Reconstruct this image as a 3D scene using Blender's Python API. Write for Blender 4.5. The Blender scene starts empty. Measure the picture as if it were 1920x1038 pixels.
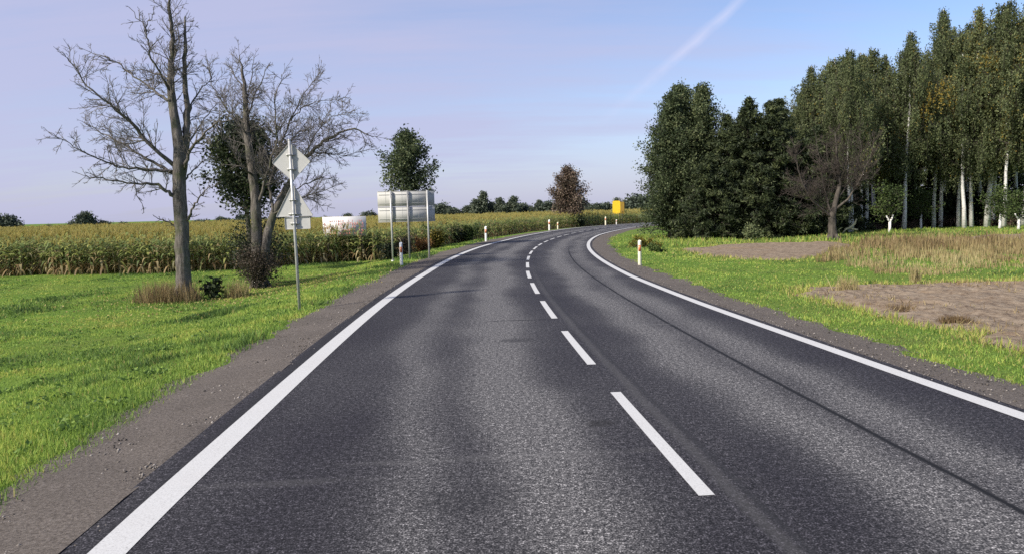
import bpy, math
import numpy as np
from mathutils import Matrix, Vector

# ------------------------------------------------------------------ camera
scene = bpy.context.scene
COL = scene.collection
cam_data = bpy.data.cameras.new('camera')
cam_data.lens = 26.0; cam_data.sensor_width = 36.0
cam_data.clip_start = 0.05; cam_data.clip_end = 8000
cam = bpy.data.objects.new('camera', cam_data); COL.objects.link(cam)
PITCH, ROLL = 5.0, -1.4
cam.matrix_world = (Matrix.Translation((0, 0, 2.0)) @ Matrix.Rotation(math.radians(90-PITCH), 4, 'X')
                    @ Matrix.Rotation(math.radians(ROLL), 4, 'Z'))
scene.camera = cam

# ------------------------------------------------------------------ light
SUN_DIR = Vector((-0.655, -0.455, 0.602)).normalized()          # towards the sun: left, a little behind
SUN_EL = math.asin(SUN_DIR.z); SUN_AZ = math.atan2(SUN_DIR.x, SUN_DIR.y)
sd_ = bpy.data.lights.new('sun', 'SUN'); sd_.energy = 4.2; sd_.angle = math.radians(4.0); sd_.color = (1, 0.93, 0.82)
sun = bpy.data.objects.new('sun', sd_); COL.objects.link(sun)
sun.rotation_euler = SUN_DIR.to_track_quat('Z', 'Y').to_euler()

world = bpy.data.worlds.new('World'); scene.world = world; world.use_nodes = True
wn, wl = world.node_tree.nodes, world.node_tree.links
wn.clear()
def wnode(t, **k):
    n = wn.new(t)
    for a, b in k.items(): setattr(n, a, b)
    return n
def wmath(op, a, b=None, clamp=False):
    n = wnode('ShaderNodeMath', operation=op, use_clamp=clamp)
    for i, v in enumerate((a, b)):
        if v is None: continue
        if isinstance(v, (int, float)): n.inputs[i].default_value = v
        else: wl.new(v, n.inputs[i])
    return n.outputs[0]
def wmix(f, a, b):
    n = wnode('ShaderNodeMix', data_type='RGBA')
    for i, v in ((0, f), (6, a), (7, b)):
        if isinstance(v, (int, float)): n.inputs[i].default_value = v
        elif isinstance(v, tuple): n.inputs[i].default_value = (*v, 1)
        else: wl.new(v, n.inputs[i])
    return n.outputs[2]
sky = wnode('ShaderNodeTexSky', sky_type='NISHITA', sun_disc=False, sun_elevation=SUN_EL, sun_rotation=SUN_AZ,
            air_density=1.0, dust_density=1.0, ozone_density=1.6)
tc = wnode('ShaderNodeTexCoord')
sep = wnode('ShaderNodeSeparateXYZ'); wl.new(tc.outputs['Generated'], sep.inputs[0])
# project the direction on a flat cloud layer so the cirrus runs in perspective
zz = wmath('ADD', wmath('MAXIMUM', sep.outputs[2], 0.0), 0.16)
comb = wnode('ShaderNodeCombineXYZ')
wl.new(wmath('DIVIDE', sep.outputs[0], zz), comb.inputs[0]); wl.new(wmath('DIVIDE', sep.outputs[1], zz), comb.inputs[1])
mp = wnode('ShaderNodeMapping'); wl.new(comb.outputs[0], mp.inputs[0])
mp.inputs['Rotation'].default_value = (0, 0, math.radians(-14)); mp.inputs['Scale'].default_value = (0.35, 0.9, 1)
mp.inputs['Location'].default_value = (0.75, 0.3, 0)
n1 = wnode('ShaderNodeTexNoise'); wl.new(mp.outputs[0], n1.inputs['Vector'])
n1.inputs['Scale'].default_value = 0.9; n1.inputs['Detail'].default_value = 6; n1.inputs['Roughness'].default_value = 0.52
mp2 = wnode('ShaderNodeMapping'); wl.new(comb.outputs[0], mp2.inputs[0])
mp2.inputs['Rotation'].default_value = (0, 0, math.radians(-20)); mp2.inputs['Scale'].default_value = (0.5, 3.2, 1)
n2 = wnode('ShaderNodeTexNoise'); wl.new(mp2.outputs[0], n2.inputs['Vector'])
n2.inputs['Scale'].default_value = 1.6; n2.inputs['Detail'].default_value = 7; n2.inputs['Roughness'].default_value = 0.6
cl = wmath('ADD', wmath('MULTIPLY', n1.outputs[0], 2.1), wmath('MULTIPLY', n2.outputs[0], 0.8))
cl = wmath('SUBTRACT', cl, wmath('MULTIPLY', sep.outputs[0], 0.85))      # the veil is thicker on the left
cl = wmath('MULTIPLY', wmath('SUBTRACT', cl, 1.0), 1.2, clamp=True)
CIRRUS = (3.35, 3.42, 4.85)
tint = wnode('ShaderNodeMix', data_type='RGBA', blend_type='MULTIPLY'); tint.inputs[0].default_value = 1
wl.new(sky.outputs[0], tint.inputs[6]); tint.inputs[7].default_value = (0.94, 0.95, 1.1, 1)
low = wmath('SUBTRACT', 1.0, wmath('MULTIPLY', wmath('MAXIMUM', sep.outputs[2], 0.0), 5.5), clamp=True)   # the veil closes towards the horizon
cl = wmath('MAXIMUM', cl, wmath('MULTIPLY', low, 0.9))
skyc = wmix(wmath('MULTIPLY', cl, 0.85), tint.outputs[2], CIRRUS)
# contrail: a band about one great circle, ragged, fading at its lower end
CT_A = Vector((0.2870, 0.9247, 0.2502)); CT_B = Vector((0.1378, 0.9825, 0.1253))
ct_n = CT_A.cross(CT_B).normalized()
def wdot(v):
    n = wnode('ShaderNodeVectorMath', operation='DOT_PRODUCT'); wl.new(tc.outputs['Generated'], n.inputs[0]); n.inputs[1].default_value = v
    return n.outputs['Value']
n3 = wnode('ShaderNodeTexNoise'); wl.new(tc.outputs['Generated'], n3.inputs['Vector'])
n3.inputs['Scale'].default_value = 26; n3.inputs['Detail'].default_value = 4
off = wmath('ADD', wdot(ct_n), wmath('MULTIPLY', wmath('SUBTRACT', n3.outputs[0], 0.5), 0.008))
band = wmath('SUBTRACT', 1.0, wmath('DIVIDE', wmath('ABSOLUTE', off), 0.0090), clamp=True)
fade = wmath('MULTIPLY', wmath('SUBTRACT', sep.outputs[2], 0.105), 11.0, clamp=True)
ctf = wmath('MULTIPLY', wmath('MULTIPLY', band, fade), wmath('MULTIPLY', n3.outputs[0], 0.85))
skyc = wmix(ctf, skyc, (4.5, 4.65, 6.1))
bg = wnode('ShaderNodeBackground'); wl.new(skyc, bg.inputs[0]); bg.inputs[1].default_value = 0.1
wo = wnode('ShaderNodeOutputWorld'); wl.new(bg.outputs[0], wo.inputs[0])

scene.view_settings.view_transform = 'Standard'; scene.view_settings.look = 'None'
scene.view_settings.exposure = 0.7; scene.view_settings.gamma = 1.0
scene.render.engine = 'CYCLES'
scene.cycles.use_denoising = False; scene.cycles.sample_clamp_indirect = 2.5; scene.cycles.sample_clamp_direct = 12
scene.cycles.max_bounces = 6; scene.cycles.transparent_max_bounces = 4

# ------------------------------------------------------------------ road alignment
CF = [-1.5545e-07, 3.00809e-05, 8.87223e-04, -0.0864243, 1.639147]
def _line():
    zs = np.linspace(-30, 80, 441)
    z0 = np.clip(zs, 0, None)
    xs = np.polyval(CF, z0) + np.where(zs < 0, -0.0864243*zs, 0)
    pts = [np.c_[xs, zs]]
    a = np.arctan(np.polyval(np.polyder(CF), 80.0)); p = np.array([xs[-1], 80.0]); out = []
    for i in range(900):
        k = 1/70 if i < 330 else 0
        a += 0.25*k; p = p + 0.25*np.array([np.sin(a), np.cos(a)]); out.append(p)
    return np.vstack([pts[0], np.array(out)])
CL = _line()
_T = np.gradient(CL, axis=0); _T /= np.linalg.norm(_T, axis=1)[:, None]
CN = np.c_[_T[:, 1], -_T[:, 0]]                      # points to the right of travel
CS = np.r_[0, np.cumsum(np.linalg.norm(np.diff(CL, axis=0), axis=1))]
def sdist(P):
    """signed distance to the road's centre line (left negative) and arc length"""
    P = np.atleast_2d(P); d = np.empty(len(P)); s = np.empty(len(P))
    C = CL[::3]; N = CN[::3]; S = CS[::3]
    for i in range(0, len(P), 20000):
        q = P[i:i+20000]
        D = (q[:, 0:1]-C[None, :, 0])**2 + (q[:, 1:2]-C[None, :, 1])**2
        j = D.argmin(1)
        v = q-C[j]; lat = (v*N[j]).sum(1)
        d[i:i+20000] = np.sign(lat)*np.sqrt(D[np.arange(len(q)), j]); s[i:i+20000] = S[j]
    return d, s
def sstep(a, b, x):
    t = np.clip((x-a)/(b-a), 0, 1); return t*t*(3-2*t)
def terr_d(d):
    l = -d; r = d
    zl = -0.07 - 0.45*sstep(5.2, 9.5, l) - 1.25*sstep(15, 230, l)
    zr = -0.07 - 0.10*sstep(4.8, 9, r) - 0.3*sstep(60, 200, r)
    return np.where(d < 0, zl, zr)
def terr(P):
    P = np.atleast_2d(P); d, s = sdist(P)
    return terr_d(d)
# ------------------------------------------------------------------ helpers
class MB:
    """collects vertices and faces; build() links them as ONE mesh object"""
    def __init__(self): self.v = []; self.f = {}; self.n = 0; self.uv = None
    def add(self, V, F, tone=0.5, mat=0):
        V = np.asarray(V, float).reshape(-1, 3); F = np.asarray(F, int)
        t = np.broadcast_to(np.asarray(tone, float), (len(F),))
        self.f.setdefault(F.shape[1], []).append((F+self.n, t, np.full(len(F), mat)))
        self.v.append(V); self.n += len(V)
    def build(self, name, mats, parent=None, smooth=False, loc=None):
        me = bpy.data.meshes.new(name); V = np.vstack(self.v)
        me.vertices.add(len(V)); me.vertices.foreach_set('co', V.ravel())
        li, ls, lt, tn, mi = [], [], [], [], []; k = 0
        for w, lst in self.f.items():
            F = np.vstack([a for a, _, _ in lst]); li.append(F.ravel())
            ls.append(k+np.arange(len(F))*w); lt.append(np.full(len(F), w)); k += F.size
            tn.append(np.concatenate([b for _, b, _ in lst])); mi.append(np.concatenate([c for _, _, c in lst]))
        li = np.concatenate(li)
        me.loops.add(len(li)); me.loops.foreach_set('vertex_index', li)
        ls = np.concatenate(ls); me.polygons.add(len(ls))
        me.polygons.foreach_set('loop_start', ls); me.polygons.foreach_set('loop_total', np.concatenate(lt))
        me.polygons.foreach_set('material_index', np.concatenate(mi))
        if smooth: me.polygons.foreach_set('use_smooth', np.ones(len(ls), bool))
        at = me.attributes.new('tone', 'FLOAT', 'FACE'); at.data.foreach_set('value', np.concatenate(tn))
        if self.uv is not None:
            u = me.uv_layers.new(name='road'); u.data.foreach_set('uv', np.asarray(self.uv)[li].ravel())
        me.update(calc_edges=True); me.validate()
        for m in (mats if isinstance(mats, (list, tuple)) else [mats]): me.materials.append(m)
        o = bpy.data.objects.new(name, me); COL.objects.link(o)
        if parent: o.parent = parent
        if loc is not None: o.location = loc
        return o

def tag(o, label=None, cat=None, group=None, kind=None):
    if label: o['label'] = label
    if cat: o['category'] = cat
    if group: o['group'] = group
    if kind: o['kind'] = kind
    return o
def thing(name, label, cat, loc, rz=0.0, group=None):
    o = bpy.data.objects.new(name, None); COL.objects.link(o); o.empty_display_size = 0.2
    o.location = loc; o.rotation_euler = (0, 0, rz)
    return tag(o, label, cat, group)
def dup(root, loc, rz=0.0, sc=1.0, label=None, group=None):
    """a copy of a thing with copies of its parts and sub-parts (mesh data shared)"""
    r = root.copy(); COL.objects.link(r); r.location = loc; r.rotation_euler = (0, 0, rz)
    r.scale = (sc, sc, sc) if isinstance(sc, (int, float)) else sc
    if label: r['label'] = label
    if group: r['group'] = group
    for ch in list(root.children):
        c = ch.copy(); COL.objects.link(c); c.parent = r
        for g in list(ch.children):
            d = g.copy(); COL.objects.link(d); d.parent = c
    return r

def norm(a): return a/np.maximum(np.linalg.norm(a, axis=-1, keepdims=True), 1e-9)
def frames(d):
    """two unit vectors square to each direction d (n,3)"""
    ref = np.where(np.abs(d[:, 2:3]) > 0.9, np.array([[1., 0, 0]]), np.array([[0, 0, 1.]]))
    a = norm(np.cross(d, ref)); return a, np.cross(d, a)
def box(mb, lo, hi, tone=0.5, mat=0):
    x0, y0, z0 = lo; x1, y1, z1 = hi
    V = [(x0,y0,z0),(x1,y0,z0),(x1,y1,z0),(x0,y1,z0),(x0,y0,z1),(x1,y0,z1),(x1,y1,z1),(x0,y1,z1)]
    mb.add(V, [(0,3,2,1),(4,5,6,7),(0,1,5,4),(1,2,6,5),(2,3,7,6),(3,0,4,7)], tone, mat)
def prism(mb, poly, y0, y1, tone=0.5, mat=0):
    """an (x,z) outline given depth along y"""
    n = len(poly); V = [(x, y0, z) for x, z in poly]+[(x, y1, z) for x, z in poly]
    mb.add(V, [tuple(range(n))], tone, mat) if n in (3, 4) else mb.add(V[:n], [tuple(range(n))], tone, mat)
    if n in (3, 4): mb.add(V, [tuple(range(2*n-1, n-1, -1))], tone, mat)
    else: mb.add(V[n:], [tuple(range(n-1, -1, -1))], tone, mat)
    mb.add(V, [(i, i+n, (i+1) % n+n, (i+1) % n) for i in range(n)], tone, mat)
def tube(mb, path, rad, sides=8, tone=0.5, cap=True, lump=0.0, rng=None):
    P = np.asarray(path, float); n = len(P); R = np.broadcast_to(np.asarray(rad, float), (n,))
    d = norm(np.gradient(P, axis=0)); a = np.zeros_like(P)
    ref = np.array([0.3, 1, 0.1]); 
    for i in range(n):
        v = ref-d[i]*ref.dot(d[i]); a[i] = v/np.linalg.norm(v); ref = a[i]
    b = np.cross(d, a); th = np.arange(sides)*2*np.pi/sides
    rr = R[:, None]*(np.ones((n, sides)) if not lump else 1+lump*rng.normal(size=(n, sides)))
    V = P[:, None]+rr[..., None]*(np.cos(th)[None, :, None]*a[:, None]+np.sin(th)[None, :, None]*b[:, None])
    V = V.reshape(-1, 3); i = np.arange(n-1)[:, None]*sides; j = np.arange(sides)[None]; k = (j+1) % sides
    F = np.stack([i+j, i+k, i+sides+k, i+sides+j], -1).reshape(-1, 4)
    if cap:
        V = np.vstack([V, P[0], P[-1]]); c0, c1 = n*sides, n*sides+1
        jj = np.arange(sides); kk = (jj+1) % sides
        T = np.r_[np.c_[np.full(sides, c0), kk, jj], np.c_[np.full(sides, c1), (n-1)*sides+jj, (n-1)*sides+kk]]
        mb.add(V, F, tone); m = mb.n-len(V); mb.f.setdefault(3, []).append((T+m, np.full(len(T), float(np.mean(tone))), np.zeros(len(T), int)))
    else: mb.add(V, F, tone)
def twigs(mb, P0, P1, R0, R1, tone=0.5, sides=3):
    """many little frustums at once"""
    P0, P1 = np.asarray(P0), np.asarray(P1); n = len(P0)
    if n == 0: return
    a, b = frames(norm(P1-P0)); th = np.arange(sides)*2*np.pi/sides
    o = np.cos(th)[None, :, None]*a[:, None]+np.sin(th)[None, :, None]*b[:, None]
    V = np.concatenate([P0[:, None]+o*np.asarray(R0)[:, None, None], P1[:, None]+o*np.asarray(R1)[:, None, None]], 1)
    j = np.arange(sides); k = (j+1) % sides; f = np.stack([j, k, k+sides, j+sides], -1)
    F = (np.arange(n)[:, None, None]*2*sides+f[None]).reshape(-1, 4)
    mb.add(V.reshape(-1, 3), F, np.repeat(np.broadcast_to(tone, (n,)), sides))
def leaves(mb, C, L, W, rng, tone, axis=None, spread=1.0):
    """one diamond leaf (or clump of needles) at each point"""
    n = len(C)
    if n == 0: return
    d = rng.normal(size=(n, 3))*spread
    if axis is not None: d = d+axis
    d = norm(d); a, b = frames(d); t = rng.uniform(0, 2*np.pi, n)[:, None]; s = np.cos(t)*a+np.sin(t)*b
    L = (np.asarray(L)*rng.uniform(.7, 1.3, n))[:, None]; W = (np.asarray(W)*rng.uniform(.7, 1.3, n))[:, None]
    nrm = np.cross(d, s)*L*0.12
    V = np.stack([C-d*L/2, C+s*W/2+nrm, C+d*L/2, C-s*W/2+nrm], 1).reshape(-1, 3)
    F = np.arange(n)[:, None]*4+np.array([[0, 1, 2, 3]])
    mb.add(V, F, tone)
def vnoise(P, sc, seed=0):
    """smooth lattice noise 0..1 over the plan"""
    q = np.asarray(P)[:, :2]/sc+seed*17.31; i = np.floor(q).astype(np.int64); f = q-i; f = f*f*(3-2*f)
    def h(a, b):
        x = (a*374761393+b*668265263+seed*1442695) & 0xffffffff
        x = ((x ^ (x >> 13))*1274126177) & 0xffffffff
        return ((x ^ (x >> 16)) & 0xffff)/65535.0
    a, b = i[:, 0], i[:, 1]
    return (h(a, b)*(1-f[:, 0])+h(a+1, b)*f[:, 0])*(1-f[:, 1])+(h(a, b+1)*(1-f[:, 0])+h(a+1, b+1)*f[:, 0])*f[:, 1]
def fbm(P, sc, seed=0, o=3):
    s = 0; w = 0
    for k in range(o): s = s+vnoise(P, sc/2**k, seed+k)*0.55**k; w += 0.55**k
    return s/w
def polysd(P, poly):
    """signed distance to a polygon in plan, negative inside"""
    P = np.asarray(P)[:, :2]; poly = np.asarray(poly, float); q = np.roll(poly, -1, 0)
    best = np.full(len(P), 1e9); ins = np.zeros(len(P), bool)
    for a, b in zip(poly, q):
        e = b-a; w = P-a; t = np.clip((w@e)/(e@e), 0, 1); best = np.minimum(best, np.linalg.norm(w-t[:, None]*e, axis=1))
        c = (a[1] > P[:, 1]) != (b[1] > P[:, 1])
        with np.errstate(divide='ignore', invalid='ignore'):
            x = (b[0]-a[0])*(P[:, 1]-a[1])/(b[1]-a[1])+a[0]
        ins ^= c & (P[:, 0] < x)
    return np.where(ins, -best, best)

# ------------------------------------------------------------------ materials
class NT:
    def __init__(self, name, rough=0.8, spec=0.3):
        self.m = bpy.data.materials.new(name); self.m.use_nodes = True
        self.t = self.m.node_tree; self.n = self.t.nodes; self.b = self.n['Principled BSDF']; self.out = self.n['Material Output']
        self.b.inputs['Roughness'].default_value = rough; self.b.inputs['Specular IOR Level'].default_value = spec
    def node(self, t, **k):
        x = self.n.new(t)
        for a, b in k.items(): setattr(x, a, b)
        return x
    def put(self, v, s):
        if isinstance(v, (int, float)): s.default_value = v
        elif isinstance(v, tuple): s.default_value = v if len(v) != 3 or s.type == 'VECTOR' else (*v, 1)
        else: self.t.links.new(v, s)
    def math(self, op, a, b=0.0, clamp=False):
        x = self.node('ShaderNodeMath', operation=op, use_clamp=clamp); self.put(a, x.inputs[0]); self.put(b, x.inputs[1]); return x.outputs[0]
    def noise(self, scale, detail=4, rough=0.55, vec=None, stretch=None):
        x = self.node('ShaderNodeTexNoise'); x.inputs['Scale'].default_value = scale; x.inputs['Detail'].default_value = detail; x.inputs['Roughness'].default_value = rough
        v = vec if vec is not None else self.obj()
        if stretch:
            m = self.node('ShaderNodeMapping'); m.inputs['Scale'].default_value = stretch; self.put(v, m.inputs[0]); v = m.outputs[0]
        self.put(v, x.inputs['Vector']); return x.outputs[0]
    def obj(self):
        if not hasattr(self, '_tc'): self._tc = self.node('ShaderNodeTexCoord')
        return self._tc.outputs['Object']
    def ramp(self, fac, stops, interp='LINEAR'):
        x = self.node('ShaderNodeValToRGB'); cr = x.color_ramp; cr.interpolation = interp
        while len(cr.elements) < len(stops): cr.elements.new(0.5)
        for e, (p, c) in zip(cr.elements, stops): e.position = p; e.color = (*c, 1) if len(c) == 3 else c
        self.put(fac, x.inputs[0]); return x.outputs[0]
    def mix(self, f, a, b, mode='MIX'):
        x = self.node('ShaderNodeMix', data_type='RGBA', blend_type=mode); self.put(f, x.inputs[0]); self.put(a, x.inputs[6]); self.put(b, x.inputs[7]); return x.outputs[2]
    def tone(self):
        x = self.node('ShaderNodeAttribute', attribute_name='tone'); return x.outputs['Fac']
    def color(self, c): self.put(c, self.b.inputs['Base Color']); return self
    def bump(self, h, strength=0.4, dist=0.02):
        x = self.node('ShaderNodeBump'); x.inputs['Strength'].default_value = strength; x.inputs['Distance'].default_value = dist
        self.put(h, x.inputs['Height']); self.t.links.new(x.outputs[0], self.b.inputs['Normal']); return self
    def translucent(self, c, f):
        x = self.node('ShaderNodeBsdfTranslucent'); self.put(c, x.inputs[0]); m = self.node('ShaderNodeMixShader'); m.inputs[0].default_value = f
        self.t.links.new(self.b.outputs[0], m.inputs[1]); self.t.links.new(x.outputs[0], m.inputs[2]); self.t.links.new(m.outputs[0], self.out.inputs[0]); return self

def leaf_mat(name, stops, trans=0.3, rough=0.6):
    k = NT(name, rough, 0.25); c = k.ramp(k.tone(), stops); k.color(c); k.translucent(c, trans); return k.m
def bark_mat(name, dark, light, scale=9, patch=None):
    k = NT(name, 0.9, 0.15); f = k.noise(scale, 6, 0.65, stretch=(1, 1, 0.22)); c = k.ramp(f, [(0.3, dark), (0.7, light)])
    if patch: c = k.mix(k.ramp(k.noise(2.2, 3), [(0.5, (0, 0, 0)), (0.66, (1, 1, 1))]), c, patch)
    k.color(c); k.bump(f, 1.0, 0.05); return k.m
def plain_mat(name, a, b, rough=0.5, spec=0.4, metal=0.0, scale=6):
    k = NT(name, rough, spec); k.color(k.ramp(k.noise(scale, 5), [(0.3, a), (0.7, b)])); k.b.inputs['Metallic'].default_value = metal; return k.m

M = {}
M['grass'] = leaf_mat('grass_blade', [(0, (.055, .100, .028)), (.35, (.145, .235, .056)), (.7, (.290, .415, .078)), (.9, (.430, .470, .100)), (1, (.420, .330, .140))], 0.42)
M['drygrass'] = leaf_mat('dry_grass', [(0, (.120, .080, .040)), (.35, (.215, .152, .076)), (.7, (.320, .255, .120)), (1, (.410, .355, .175))], 0.25)
M['corn'] = leaf_mat('maize', [(0, (.170, .105, .052)), (.16, (.360, .260, .130)), (.3, (.520, .450, .260)), (.36, (.085, .125, .045)), (.55, (.215, .280, .105)), (.72, (.400, .415, .130)), (.8, (.470, .430, .130)), (1, (.590, .500, .200))], 0.5)
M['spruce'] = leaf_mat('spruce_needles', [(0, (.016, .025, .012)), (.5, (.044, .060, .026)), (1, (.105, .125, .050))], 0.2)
M['alder'] = leaf_mat('broad_leaves', [(0, (.030, .044, .020)), (.5, (.105, .138, .064)), (1, (.225, .250, .120))], 0.4)
M['birchleaf'] = leaf_mat('birch_leaves', [(0, (.036, .046, .020)), (.5, (.142, .176, .080)), (.93, (.260, .285, .125)), (.98, (.270, .220, .065)), (1, (.350, .260, .055))], 0.5)
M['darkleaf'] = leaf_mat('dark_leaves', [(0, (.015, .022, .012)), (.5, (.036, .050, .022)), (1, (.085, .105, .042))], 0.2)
M['sapleaf'] = leaf_mat('sapling_leaves', [(0, (.030, .048, .016)), (.5, (.070, .105, .030)), (1, (.130, .175, .050))], 0.3)
M['autumnleaf'] = leaf_mat('autumn_leaves', [(0, (.050, .044, .030)), (.4, (.110, .078, .056)), (.75, (.180, .128, .098)), (1, (.250, .200, .145))], 0.25)
M['rustleaf'] = leaf_mat('rust_leaves', [(0, (.120, .050, .020)), (.5, (.240, .120, .045)), (1, (.340, .220, .070))], 0.25)
M['yellowleaf'] = leaf_mat('yellow_leaves', [(0, (.060, .070, .014)), (.5, (.170, .150, .026)), (1, (.300, .230, .040))], 0.3)
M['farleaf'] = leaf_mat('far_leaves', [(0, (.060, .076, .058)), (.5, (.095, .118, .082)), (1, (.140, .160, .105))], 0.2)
M['bark'] = bark_mat('grey_bark', (.042, .036, .031), (.215, .192, .170), 14, (.085, .088, .055))
M['paletwig'] = bark_mat('pale_twigs', (.090, .080, .072), (.215, .195, .178), 5)
M['darktwig'] = bark_mat('dark_twigs', (.045, .036, .031), (.105, .088, .076), 5)
M['darkbark'] = bark_mat('dark_bark', (.040, .034, .028), (.120, .105, .088), 8)
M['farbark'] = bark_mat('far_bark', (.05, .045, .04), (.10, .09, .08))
k = NT('birch_bark', 0.7, 0.2)
f = k.noise(3.0, 5, 0.6, stretch=(1.2, 1.2, 2.6)); g = k.noise(7.0, 3, 0.5, stretch=(.5, .5, 4.0))
c = k.ramp(f, [(.30, (.10, .09, .08)), (.40, (.56, .55, .52)), (.8, (.74, .73, .70))])
k.color(k.mix(k.ramp(g, [(.62, (0, 0, 0)), (.70, (1, 1, 1))]), c, (.12, .11, .10))); k.bump(f, .3, .01); M['birch'] = k.m
M['lime'] = plain_mat('limewash', (.62, .60, .57), (.78, .77, .74), .9, .1, 0, 5)
M['alu'] = plain_mat('aluminium_back', (.44, .438, .42), (.48, .475, .455), .8, .15, 0, 16)
M['alu2'] = plain_mat('aluminium_panel', (.43, .428, .41), (.46, .455, .435), .85, .1, 0, 22)
M['galv'] = plain_mat('galvanised_steel', (.36, .36, .35), (.52, .52, .50), .45, .5, 0.35, 14)
M['greysteel'] = plain_mat('dull_steel', (.20, .20, .20), (.30, .30, .30), .55, .4, 0.3, 10)
M['white'] = plain_mat('white_plastic', (.70, .70, .66), (.82, .82, .79), .5, .4, 0, 9)
M['cream'] = plain_mat('cream_plastic', (.66, .62, .46), (.76, .72, .56), .5, .4, 0, 9)
M['reflector'] = plain_mat('orange_reflector', (.50, .14, .05), (.66, .24, .10), .3, .6, 0, 30)
M['black'] = plain_mat('black_plastic', (.012, .012, .016), (.03, .03, .036), .6, .3, 0, 9)
M['yellow'] = plain_mat('yellow_sheet', (.72, .47, .02), (.80, .56, .03), .45, .4, 0, 4)
M['amber'] = plain_mat('amber_sheet', (.16, .10, .01), (.22, .14, .02), .5, .4, 0, 4)
k = NT('paint', .75, .25)
c = k.ramp(k.noise(70, 4, .7), [(.25, (.20, .20, .195)), (.40, (.46, .46, .445)), (.6, (.53, .53, .515))])
k.color(k.mix(k.ramp(k.noise(1.3, 4), [(.45, (0, 0, 0)), (.8, (.5, .5, .5))]), c, (.47, .46, .44))); chip = k.math('MULTIPLY', k.ramp(k.noise(34, 4, .75), [(.60, (0, 0, 0)), (.67, (1, 1, 1))]), k.ramp(k.noise(.9, 3, .6), [(.42, (.15, .15, .15)), (.62, (1, 1, 1))]))
k.color(k.mix(k.math('MULTIPLY', chip, .6), k.b.inputs['Base Color'].links[0].from_socket, (.09, .088, .09)))
k.bump(k.noise(60, 3, .6), .3, .004); M['paint'] = k.m

# asphalt: u = metres right of the centre line, v = metres along the road
k = NT('asphalt', 0.86, 0.25)
uvn = k.node('ShaderNodeUVMap', uv_map='road'); us = k.node('ShaderNodeSeparateXYZ'); k.put(uvn.outputs[0], us.inputs[0]); U, Vv = us.outputs[0], us.outputs[1]
def gauss(c0, w, off=None):
    d = k.math('SUBTRACT', U if off is None else off, c0); d = k.math('DIVIDE', d, w); d = k.math('MULTIPLY', d, d)
    return k.math('POWER', 2.718, k.math('MULTIPLY', d, -1.0))
wob = k.math('ADD', U, k.math('MULTIPLY', k.math('SUBTRACT', k.noise(.16, 3, .6, uvn.outputs[0]), .5), 1.3))
tracks = k.math('ADD', k.math('ADD', k.math('MULTIPLY', gauss(-1.0, .55, wob), 1.0), k.math('MULTIPLY', gauss(-2.15, .35, wob), .55)),
                k.math('ADD', k.math('MULTIPLY', gauss(1.45, .45, wob), .9), k.math('MULTIPLY', gauss(2.45, .40, wob), .75)))
patch = k.noise(.55, 4, .6, uvn.outputs[0], (1, .45, 1))
lum = k.math('ADD', k.math('MULTIPLY', tracks, .70), k.math('MULTIPLY', patch, .75))
base = k.ramp(lum, [(.30, (.019, .018, .022)), (.55, (.036, .035, .038)), (.95, (.086, .084, .084))])
speck = k.noise(88, 1, .5); sp2 = k.noise(44, 1, .5); sp3 = k.noise(19, 1, .5)
stone = k.math('ADD', k.math('ADD', k.math('MULTIPLY', speck, .44), k.math('MULTIPLY', sp2, .34)), k.math('MULTIPLY', sp3, .22))
base = k.mix(1.0, base, k.ramp(stone, [(.36, (.16, .16, .17)), (.46, (.58, .58, .59)), (.53, (1.25, 1.24, 1.22)), (.60, (2.7, 2.66, 2.58)), (.68, (6.5, 6.4, 6.2))]), 'MULTIPLY')
def line(c0, w, col, fac, lo=None):
    global base
    d = k.math('ABSOLUTE', k.math('SUBTRACT', k.math('ADD', U, k.math('MULTIPLY', k.math('SUBTRACT', k.noise(.7, 3, .6, uvn.outputs[0]), .5), .06)), c0))
    m = k.math('SUBTRACT', 1.4, k.math('DIVIDE', d, w), clamp=True); m = k.math('MULTIPLY', m, fac)
    if lo: m = k.math('MULTIPLY', m, k.math('MULTIPLY', k.math('SUBTRACT', lo[1], Vv), 1/(lo[1]-lo[0]), clamp=True))
    base = k.mix(m, base, col)
S0 = 30.4   # arc length of the camera's own cross-section
line(1.98, .032, (.008, .008, .009), 1.0, (S0+34, S0+44))
line(.30, .06, (.075, .073, .072), .4, (S0+14, S0+30)); line(.40, .028, (.022, .022, .024), .6, (S0+18, S0+40))
line(-3.83, .10, (.018, .018, .020), .75)
# a few transverse scuffs and patches
sc1 = k.ramp(k.noise(1.0, 3, .6, uvn.outputs[0], (.28, 1.6, 1)), [(.68, (0, 0, 0)), (.76, (1, 1, 1))])
base = k.mix(k.math('MULTIPLY', sc1, .22), base, (.020, .020, .022))
sc2 = k.ramp(k.noise(1.3, 4, .6, uvn.outputs[0], (.22, 1.9, 1)), [(.66, (0, 0, 0)), (.78, (1, 1, 1))])
base = k.mix(k.math('MULTIPLY', sc2, .28), base, (.13, .125, .12))
def blot(u0, v0, du, dv, col, fac):
    """one stain or scuff on the carriageway, u across and v along"""
    global base
    w = k.math('SUBTRACT', k.noise(3.0, 4, .7, uvn.outputs[0]), .5)
    a = k.math('DIVIDE', k.math('SUBTRACT', U, u0), du); b = k.math('DIVIDE', k.math('SUBTRACT', Vv, v0), dv)
    m = k.math('SUBTRACT', 1.0, k.math('ADD', k.math('ADD', k.math('MULTIPLY', a, a), k.math('MULTIPLY', b, b)), k.math('MULTIPLY', w, 3.2)), clamp=True)
    base = k.mix(k.math('MULTIPLY', m, fac), base, col)
blot(-.55, S0+13.4, .75, .05, (.010, .010, .011), .9); blot(-.75, S0+11.3, .35, .22, (.014, .014, .016), .6)
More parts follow.
